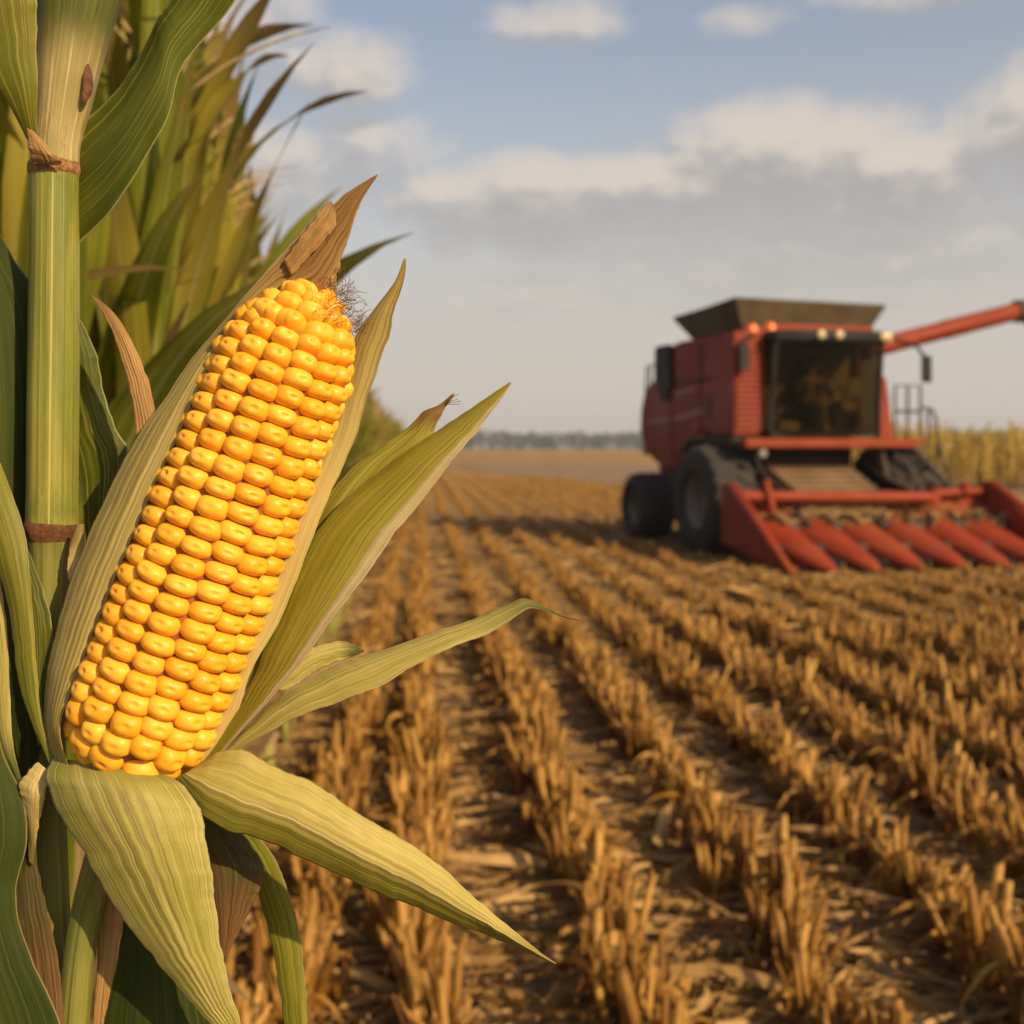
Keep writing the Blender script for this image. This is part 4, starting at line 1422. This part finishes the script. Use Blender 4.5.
    # dark hanging blade at the lower left corner
    L([(-70, 690, -4, 700, 10, 10, 3), (-76, 740, 2, 750, 4, 0, 6), (-80, 790, 23, 798, 0, -6, 8), (-80, 840, 27, 843, -4, -10, 8), (-80, 880, 17, 884, -6, -10, 8), (-80, 922, 19, 922, -8, -12, 8), (-80, 961, 33, 960, -8, -14, 8), (-78, 1000, 50, 998, -8, -14, 8),
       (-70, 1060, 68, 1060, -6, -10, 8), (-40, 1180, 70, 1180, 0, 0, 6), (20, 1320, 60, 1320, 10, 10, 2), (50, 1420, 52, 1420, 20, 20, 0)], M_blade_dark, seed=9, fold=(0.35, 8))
    # blade behind the husk, right of the stalk
    L([(62, 300, 72, 306, 110, 110, 0), (60, 316, 82, 323, 112, 112, 2), (58, 345, 94, 348, 114, 112, 5), (58, 372, 100, 371, 116, 112, 6), (62, 402, 106, 401, 118, 112, 6), (68, 435, 117, 431, 118, 112, 6), (78, 470, 129, 456, 116, 112, 4), (84, 520, 118, 510, 112, 112, 2), (88, 560, 100, 562, 110, 110, 0)], M_blade, seed=10)
    # dark blade below the front husk and the browning one beside it
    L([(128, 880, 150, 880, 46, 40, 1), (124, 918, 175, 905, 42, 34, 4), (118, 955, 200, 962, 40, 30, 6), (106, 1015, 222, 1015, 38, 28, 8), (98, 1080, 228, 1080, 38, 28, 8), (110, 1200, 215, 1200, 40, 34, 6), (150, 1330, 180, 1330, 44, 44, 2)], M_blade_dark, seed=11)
    L([(150, 788, 215, 806, 30, 24, 2), (166, 822, 241, 832, 26, 20, 5), (186, 860, 264, 868, 24, 18, 7), (200, 895, 256, 897, 22, 18, 6), (212, 930, 240, 930, 22, 20, 3), (221, 958, 226, 958, 22, 22, 0)], M_blade_brown, seed=12)
    # small green blade curving down behind
    L([(215, 815, 236, 826, 60, 60, 1), (232, 838, 258, 836, 76, 76, 3), (246, 862, 276, 862, 84, 84, 5), (257, 890, 288, 890, 90, 90, 5), (266, 920, 296, 918, 94, 94, 5), (274, 955, 302, 950, 96, 96, 4), (281, 1000, 306, 1000, 98, 98, 4), (288, 1050, 307, 1050, 100, 100, 2), (298, 1120, 306, 1120, 100, 100, 0)], M_blade2, seed=13)
    # dried slivers near the foot of the stalk
    L([(101, 878, 118, 884, 40, 40, 1), (99, 905, 124, 912, 40, 40, 2), (98, 950, 118, 950, 40, 40, 2), (94, 1010, 112, 1010, 40, 40, 1), (90, 1080, 104, 1080, 40, 40, 0)], M_dry, seed=14)
    L([(28, 800, 36, 800, 16, 12, 1), (24, 838, 36, 836, 14, 8, 2), (17, 866, 38, 866, 10, 6, 2), (16, 905, 46, 905, 8, 4, 2), (20, 960, 58, 960, 8, 4, 2), (30, 1040, 66, 1040, 10, 6, 2)], M_blade_brown, seed=15)

    # ---- the ear
    AX = Vector((0.378, 0, 0.926)).normalized()
    PP = Vector((0.926, 0, -0.378)).normalized()
    NN = Vector((0, -1, 0))
    E0 = W3(125, 759, 0)

    def prof(s):
        if s < 70:
            return 83 * math.sqrt(max(0.0, 1 - ((70 - s) / 97) ** 2.3))
        if s < 380:
            return 83 + 1.5 * math.sin((s - 70) / 310 * math.pi) - 6.0 * max(0, (s - 170) / 210)
        t = (s - 380) / 138
        return 77 * (max(0.0, 1 - t ** 2.4)) ** 0.60

    ear = None
    n = 48
    V = []
    ss = np.linspace(-26, 516, 60)
    for s in ss:
        r = max(1.0, prof(s) - 13)
        for i in range(n):
            a = 2 * math.pi * i / n
            V.append(tuple(E0 + AX * (s * SC) + (PP * math.sin(a) + NN * math.cos(a)) * (r * SC)))
    Q = grid_quads(len(ss), n, True)
    ear = link('ear', quad_mesh('ear', V, Q), M_cob, root)
    kids.append(ear)

    def kernel_arr(seed):
        rn = random.Random(seed)
        bm = bmesh.new()
        bmesh.ops.create_cube(bm, size=2)
        bmesh.ops.subdivide_edges(bm, edges=bm.edges[:], cuts=13, use_grid_fill=True)
        k = rn.uniform(2.25, 2.7)
        dx, dy = rn.uniform(-.15, .15), rn.uniform(0.0, .22)
        dw, dh, dd = rn.uniform(.16, .26), rn.uniform(.13, .20), rn.uniform(.10, .21)
        out_v = []
        for v in bm.verts:
            x, y, z = v.co
            m_ = ((abs(x) ** k + abs(y) ** k) ** (2.2 / k) + abs(z) ** 2.2) ** (1 / 2.2)
            x, y, z = x / m_, y / m_, z / m_
            x *= 1 + .05 * z
            if z > 0:
                z -= dd * math.exp(-((x - dx) / dw) ** 2 - ((y - dy) / dh) ** 2)
                z -= 0.06 * math.exp(-((x - dx) / .45) ** 2 - ((y - dy) / .4) ** 2)
            x += .05 * mnoise.noise((x * 1.3 + seed, y * 1.3, z))
            y += .06 * mnoise.noise((x * 1.3, y * 1.3 + seed, z + 4))
            v.co = (x, y, z)
        V_ = np.array([tuple(v.co) for v in bm.verts])
        Q_ = np.array([[v.index for v in f.verts] for f in bm.faces])
        bm.free()
        return V_, Q_

    variants = [kernel_arr(i) for i in range(8)]
    mk, mk_i = kernel_mat('kernel_skin', False), kernel_mat('kernel_skin_rest', True)
    meshes = []
    for V_, Q_ in variants:
        me = quad_mesh('kernel', V_, Q_)
        me.materials.append(mk)
        meshes.append(me)
    kr = random.Random(21)
    allk = []
    off0 = R(-3.0)

    def add_row(s, theta, wpx, hpx, jit=1.0):
        r = prof(s)
        dr = (prof(s + 3) - prof(s - 3)) / 6
        ph = max(-1.35, min(1.35, math.atan(dr)))
        rad = PP * math.sin(theta) + NN * math.cos(theta)
        nrm = rad * math.cos(ph) - AX * math.sin(ph)
        ax = AX * math.cos(ph) + rad * math.sin(ph)
        tan = ax.cross(nrm)
        dep = 17.0
        c = E0 + AX * (s * SC) + rad * (r * SC) - nrm * (dep * SC) + nrm * (kr.uniform(-1.2, 1.2) * SC)
        tw = kr.gauss(0, .05) * jit
        t2 = tan * math.cos(tw) + ax * math.sin(tw)
        a2 = ax * math.cos(tw) - tan * math.sin(tw)
        sx, sy, sz = wpx * .478 * kr.uniform(.95, 1.04), hpx * .548 * kr.uniform(.93, 1.05), dep * kr.uniform(.95, 1.08)
        m_ = Matrix(((t2.x * sx * SC, a2.x * sy * SC, nrm.x * sz * SC, c.x), (t2.y * sx * SC, a2.y * sy * SC, nrm.y * sz * SC, c.y), (t2.z * sx * SC, a2.z * sy * SC, nrm.z * sz * SC, c.z), (0, 0, 0, 1)))
        face = -nrm.y
        allk.append((face * sx * sy * (1 if s > -20 else .5), m_, kr.randrange(8)))

    NC = 15
    for j in range(NC):
        th = off0 + 2 * math.pi * j / NC
        s = 22 + kr.uniform(-5, 5)
        drift = kr.uniform(-.02, .02)
        while s < 462:
            h = 20.0 + max(0, (70 - s) / 70) * 6.0 + kr.uniform(-.9, .9) - max(0, (s - 380) / 80) * 1.0
            s += h / 2
            add_row(s, th + drift * math.sin(s * .02 + j) + kr.gauss(0, .012), 2 * math.pi * prof(s) / NC, h)
            s += h / 2
    # irregular kernels round the foot and the tip
    for s, cnt, h in ((9, 11, 27), (-12, 9, 22), (-22, 5, 16)):
        for j in range(cnt):
            add_row(s + kr.uniform(-3, 3), 2 * math.pi * (j + kr.uniform(-.12, .12)) / cnt + s, 2 * math.pi * max(14, prof(s)) / cnt * .98, h, 3)
    for s, cnt, h in ((472, 10, 22), (489, 9, 20), (503, 7, 17), (511, 4, 13)):
        for j in range(cnt):
            add_row(s + kr.uniform(-1.5, 1.5), 2 * math.pi * (j + kr.uniform(-.05, .05)) / cnt + s * .7, 2 * math.pi * max(12, prof(s)) / cnt * .98, h, 1.5)
    allk.sort(key=lambda k: -k[0])
    for _, m_, vi in allk[:100]:
        o = link('kernel', meshes[vi], None, ear)
        o.matrix_world = m_
        ksave.append((o, m_))
    parts = []
    for _, m_, vi in allk[100:]:
        V_, Q_ = variants[vi]
        Mx = np.array(m_)
        parts.append((V_ @ Mx[:3, :3].T + Mx[:3, 3], Q_))
    V, Q, _ = merge(parts)
    o = link('kernels', quad_mesh('kernels', V, Q), mk_i, ear)
    o['kind'] = 'stuff'
    H = lambda rows, mat, **k: leaf_mesh('husk_leaf', st(*rows), mat, ear, **{**dict(edge=1.3, crinkle=1.7), **k})
    # weathered husk hugging the left side, drawn out into a brown tip
    H([(57, 770, 70, 772, 0, -30, 2), (46, 735, 61, 742, 2, -34, 6), (44, 710, 61.5, 718, 4, -34, 8), (46, 684, 70, 694, 6, -34, 9), (55, 635, 91, 640, 8, -34, 10), (76, 565, 118, 570, 8, -34, 11), (106, 497, 151, 494, 8, -32, 11), (136, 438, 180, 432, 8, -30, 10), (166, 397, 201, 382, 8, -26, 9),
       (196, 353, 222, 348, 8, -20, 8), (222, 323, 240, 323, 8, -12, 6), (246, 294, 262, 305, 8, 0, 5), (270, 268, 292, 291, 8, 8, 5), (290, 244, 318, 290, 6, 8, 7), (307, 226, 334, 270, 4, 6, 8), (322, 213, 342, 250, 2, 4, 7), (334, 203, 349, 236, 0, 2, 6), (349, 191, 357, 211, -2, -2, 4), (364, 182, 368, 190, -4, -4, 2), (376, 175, 377.5, 176, -6, -6, 0)],
      M_husk_l, seed=20, nu=30, nv=130, ripple=1.0, edge=1.0)
    H([(300, 300, 336, 296, 14, 14, 2), (304, 262, 338, 270, 12, 12, 3), (316, 238, 347, 240, 8, 8, 4), (326, 219, 355, 216, 6, 4, 4), (344, 201, 362, 199, 2, 0, 3), (366, 183, 371, 184, -4, -4, 1), (377, 174.5, 378, 175, -6, -6, 0)], M_dry, seed=34, nv=50, ripple=1.2, edge=1.5)
    H([(284, 262, 291, 276, -2, -2, 1), (298, 240, 312, 254, -6, -6, 3), (312, 221, 328, 236, -8, -8, 4), (322, 208, 336, 224, -8, -8, 3), (329, 202, 335, 210, -7, -7, 1), (331, 201, 332, 203, -6, -6, 0)], M_dry, seed=35, nv=40, ripple=1.2, edge=1.5)
    # the strip along the right side
    H([(186, 782, 200, 779, -20, -22, 0), (200, 756, 217, 745, -22, -26, 1), (217, 718, 238, 711, -20, -25, 1), (232, 679, 252, 669, -18, -24, 1), (254, 620, 278, 624, -16, -21, 2), (280, 558, 306, 556, -14, -18, 2), (300, 505, 326, 504, -12, -14, 2), (323, 454, 346, 460, -8, -9, 3), (337, 410, 363, 412, -4, -4, 3),
       (346, 371, 378, 367, 0, 0, 4), (355, 335, 388, 335, 2, 2, 4), (371, 315, 395, 309, 0, 2, 4), (384, 297, 401, 290, 0, 2, 3), (396, 279, 405, 272, -2, 0, 1), (404, 258, 406, 259, -4, -4, 0)], M_husk_c, seed=21, nu=16, nv=100, ripple=.3)
    # the broad green husk leaf and the shorter one behind it
    H([(192, 782, 200, 781, -26, -30, 0), (212, 750, 226, 748, -26, -36, 1), (236, 710, 259, 712, -22, -44, 2), (256, 670, 299, 664, -18, -48, 4), (272, 630, 330, 622, -14, -50, 6), (288, 585, 365, 578, -10, -50, 8), (313, 535, 390, 540, -6, -48, 8), (345, 500, 414, 511, -6, -46, 8), (386, 466, 440, 477, -10, -44, 7),
       (425, 439, 462, 450, -16, -42, 6), (455, 418.5, 484, 423, -24, -40, 4), (478, 403.5, 497, 404, -30, -38, 2), (497, 391, 505, 393, -34, -36, 1), (510, 382, 511.5, 383, -36, -36, 0)], M_husk_g, seed=22, nu=44, nv=130)
    H([(244, 700, 270, 690, 4, -4, 1), (276, 600, 330, 590, 8, -4, 4), (312, 520, 378, 510, 12, 0, 6), (346, 474, 412, 464, 14, 2, 6), (384, 445, 430, 441, 14, 4, 5), (404, 431, 433, 432, 14, 6, 4), (416, 420, 437, 423, 14, 8, 3), (425, 411, 441.5, 415, 14, 10, 3), (438, 405.5, 445, 408, 14, 12, 1), (453, 394, 455, 395, 14, 14, 0)], M_husk_g2, seed=23, nu=30)
    # the long one reaching out to the right with a thread-like tip
    H([(198, 782, 203, 781, -28, -28, 0), (222, 756, 232, 753, -34, -36, 1), (248, 728, 264, 735, -36, -44, 3), (279, 699, 301, 716, -36, -52, 5), (310, 678, 342, 700, -36, -58, 6), (345, 662, 377, 687, -36, -60, 7), (379, 652, 410, 669, -36, -60, 6), (420, 637, 441, 652, -36, -58, 5), (459, 624, 470, 641, -36, -54, 4), (494, 610, 501, 627, -36, -50, 4),
       (516, 601, 521, 612, -36, -44, 2), (527, 599.5, 531, 608, -36, -40, 1), (545, 607, 546, 611, -36, -38, 0.4), (563, 615.5, 563, 617.5, -36, -36, 0), (580, 620, 580, 621, -36, -36, 0)], M_husk_m, seed=24, nu=30, nv=130)
    # short pale one half hidden behind it
    H([(268, 690, 284, 690, 30, 30, 1), (290, 664, 300, 682, 40, 40, 2), (312, 648, 318, 670, 50, 50, 3), (334, 641, 340, 662, 58, 58, 3), (352, 644, 354, 656, 62, 62, 2), (364, 650, 364, 652, 64, 64, 0)], M_husk_m, seed=25)
    # the folded two-tone one hanging to the lower right
    H([(196, 766, 176, 778, -30, -36, 2), (220, 752, 193, 806, -44, -48, 6), (243, 751.5, 218, 827, -54, -54, 8), (278, 767, 254, 836, -62, -58, 9), (321, 788.5, 304, 857, -68, -60, 9), (356, 811, 346, 877, -72, -62, 9), (392, 832, 386, 895, -74, -62, 8), (432, 859, 426, 911, -74, -60, 7), (463, 887, 465, 927, -72, -58, 5), (491, 912, 496, 939, -70, -56, 4),
       (521, 937, 526, 952, -66, -56, 2), (540, 952, 543, 959, -62, -58, 1), (556, 963, 556, 964, -60, -60, 0)], M_husk_b, seed=26, fold=(0.60, 9), nu=44, nv=130)
    # the front one folded down over the foot of the ear
    H([(52, 758, 150, 770, -6, -40, 20), (46, 769, 176, 780, -20, -52, 30), (47, 784, 193, 797, -38, -60, 34), (60, 815, 202, 816, -52, -64, 30), (81, 847, 207, 842, -58, -66, 26), (100, 882, 212, 872, -60, -66, 22), (125, 922, 216, 906, -60, -64, 18), (153, 957, 220, 940, -58, -62, 14), (187, 998, 227, 976, -54, -58, 9), (210, 1022, 235, 1006, -52, -54, 5), (231, 1043, 243, 1032, -50, -50, 2), (246, 1056, 247, 1055, -48, -48, 0)],
      M_husk_f, seed=27, nu=60, nv=110, ripple=0.6, rip_n=9)
    # a crumpled scrap of husk at the foot, left
    H([(38, 762, 50, 772, -6, -12, 1), (24, 776, 46, 788, -8, -16, 4), (19, 789, 44, 800, -8, -18, 5), (24, 804, 40, 818, -6, -14, 4), (28, 828, 36, 842, -4, -8, 2), (29, 862, 33, 866, 0, 0, 0)], M_husk_c, seed=28)
    # dry tip and pale scrap showing behind the weathered husk
    H([(175, 500, 190, 495, 30, 30, 1), (142, 460, 168, 455, 34, 34, 2), (135, 428, 160, 428, 36, 36, 3), (132, 402, 155, 408, 36, 36, 4), (124, 370, 146, 374, 36, 36, 4), (114, 336, 131, 340, 36, 36, 3), (106, 319, 119, 320, 36, 36, 2), (98, 305, 108, 307, 36, 36, 1), (90, 294, 91, 295, 36, 36, 0)], M_dry, seed=29, ripple=1.2, edge=1.2)
    H([(82, 600, 92, 596, 30, 30, 1), (68, 576, 82, 570, 32, 32, 2), (70, 548, 84, 546, 34, 34, 2), (78, 524, 84, 524, 36, 36, 0)], M_husk_c, seed=30)
    # silk: wiry brown threads at the tip
    sr = random.Random(3)
    parts = []
    for k in range(110):
        s0 = sr.uniform(478, 514)
        a = sr.uniform(.1, 2.2)
        r = prof(s0) + 1
        p = E0 + AX * (s0 * SC) + (PP * math.sin(a) + NN * math.cos(a)) * (r * SC)
        dv = (PP * sr.uniform(.1, .8) + AX * sr.uniform(.1, 1.2) + NN * sr.uniform(-.3, .5)).normalized()
        pts = []
        for j in range(9):
            pts.append(p.copy())
            p = p + dv * sr.uniform(.0008, .0026)
            dv = (dv + Vector((sr.gauss(0, .55), sr.gauss(0, .45), sr.gauss(0, .55)))).normalized()
        parts.append(tube_arr(pts, .00011, 4))
    for pts in ([(345, 300), (352, 300), (358, 297), (363, 299), (367, 306)], [(346, 302), (354, 304), (360, 301), (366, 300)], [(334, 272), (338, 268), (341, 271), (338, 276)]):
        parts.append(tube_arr([W3(x, y, -4) for x, y in pts], .00013, 4))
    V, Q, _ = merge(parts)
    link('silk', quad_mesh('silk', V, Q), M_silk, ear)
    parts = []
    for dx, dy in ((10, -8), (9, -3), (12, -1), (5, -9), (11, 2)):
        parts.append(tube_arr([W3(446, 404, 10), W3(446 + dx * .6, 403 + dy * .7, 10), W3(449 + dx, 402 + dy, 10)], .00016, 4))
    V, Q, _ = merge(parts)
    link('thread', quad_mesh('thread', V, Q), M_silk, ear)
    # everything above was laid out in world space: hang it on the plant's foot
    for k in kids:
        k.matrix_parent_inverse = inv
    return root


ksave = []
plant = main_plant()
bpy.context.view_layer.update()
for o, m_ in ksave:
    o.matrix_parent_inverse = Matrix.Identity(4)
    o.matrix_basis = m_

# ------------------------------------------------------------------ air
HAZE = 0.0006
if HAZE:
    bm = bmesh.new()
    bmesh.ops.create_cube(bm, size=1)
    me = bpy.data.meshes.new('haze')
    bm.to_mesh(me)
    hm = bpy.data.materials.new('haze')
    hm.use_nodes = True
    hq = NT(hm.node_tree)
    hq.n.remove(hq.n['Principled BSDF'])
    vol = hq.new('ShaderNodeVolumePrincipled')
    vol.inputs['Color'].default_value = (0.80, 0.80, 0.82, 1)
    vol.inputs['Density'].default_value = HAZE
    vol.inputs['Anisotropy'].default_value = 0.2
    hq.l.new(vol.outputs[0], hq.n['Material Output'].inputs['Volume'])
    hz_o = link('haze', me, hm)
    hz_o.scale = (1300, 720, 18)
    hz_o.location = (100, 310, 7.9)
    tag(hz_o, kind='stuff')
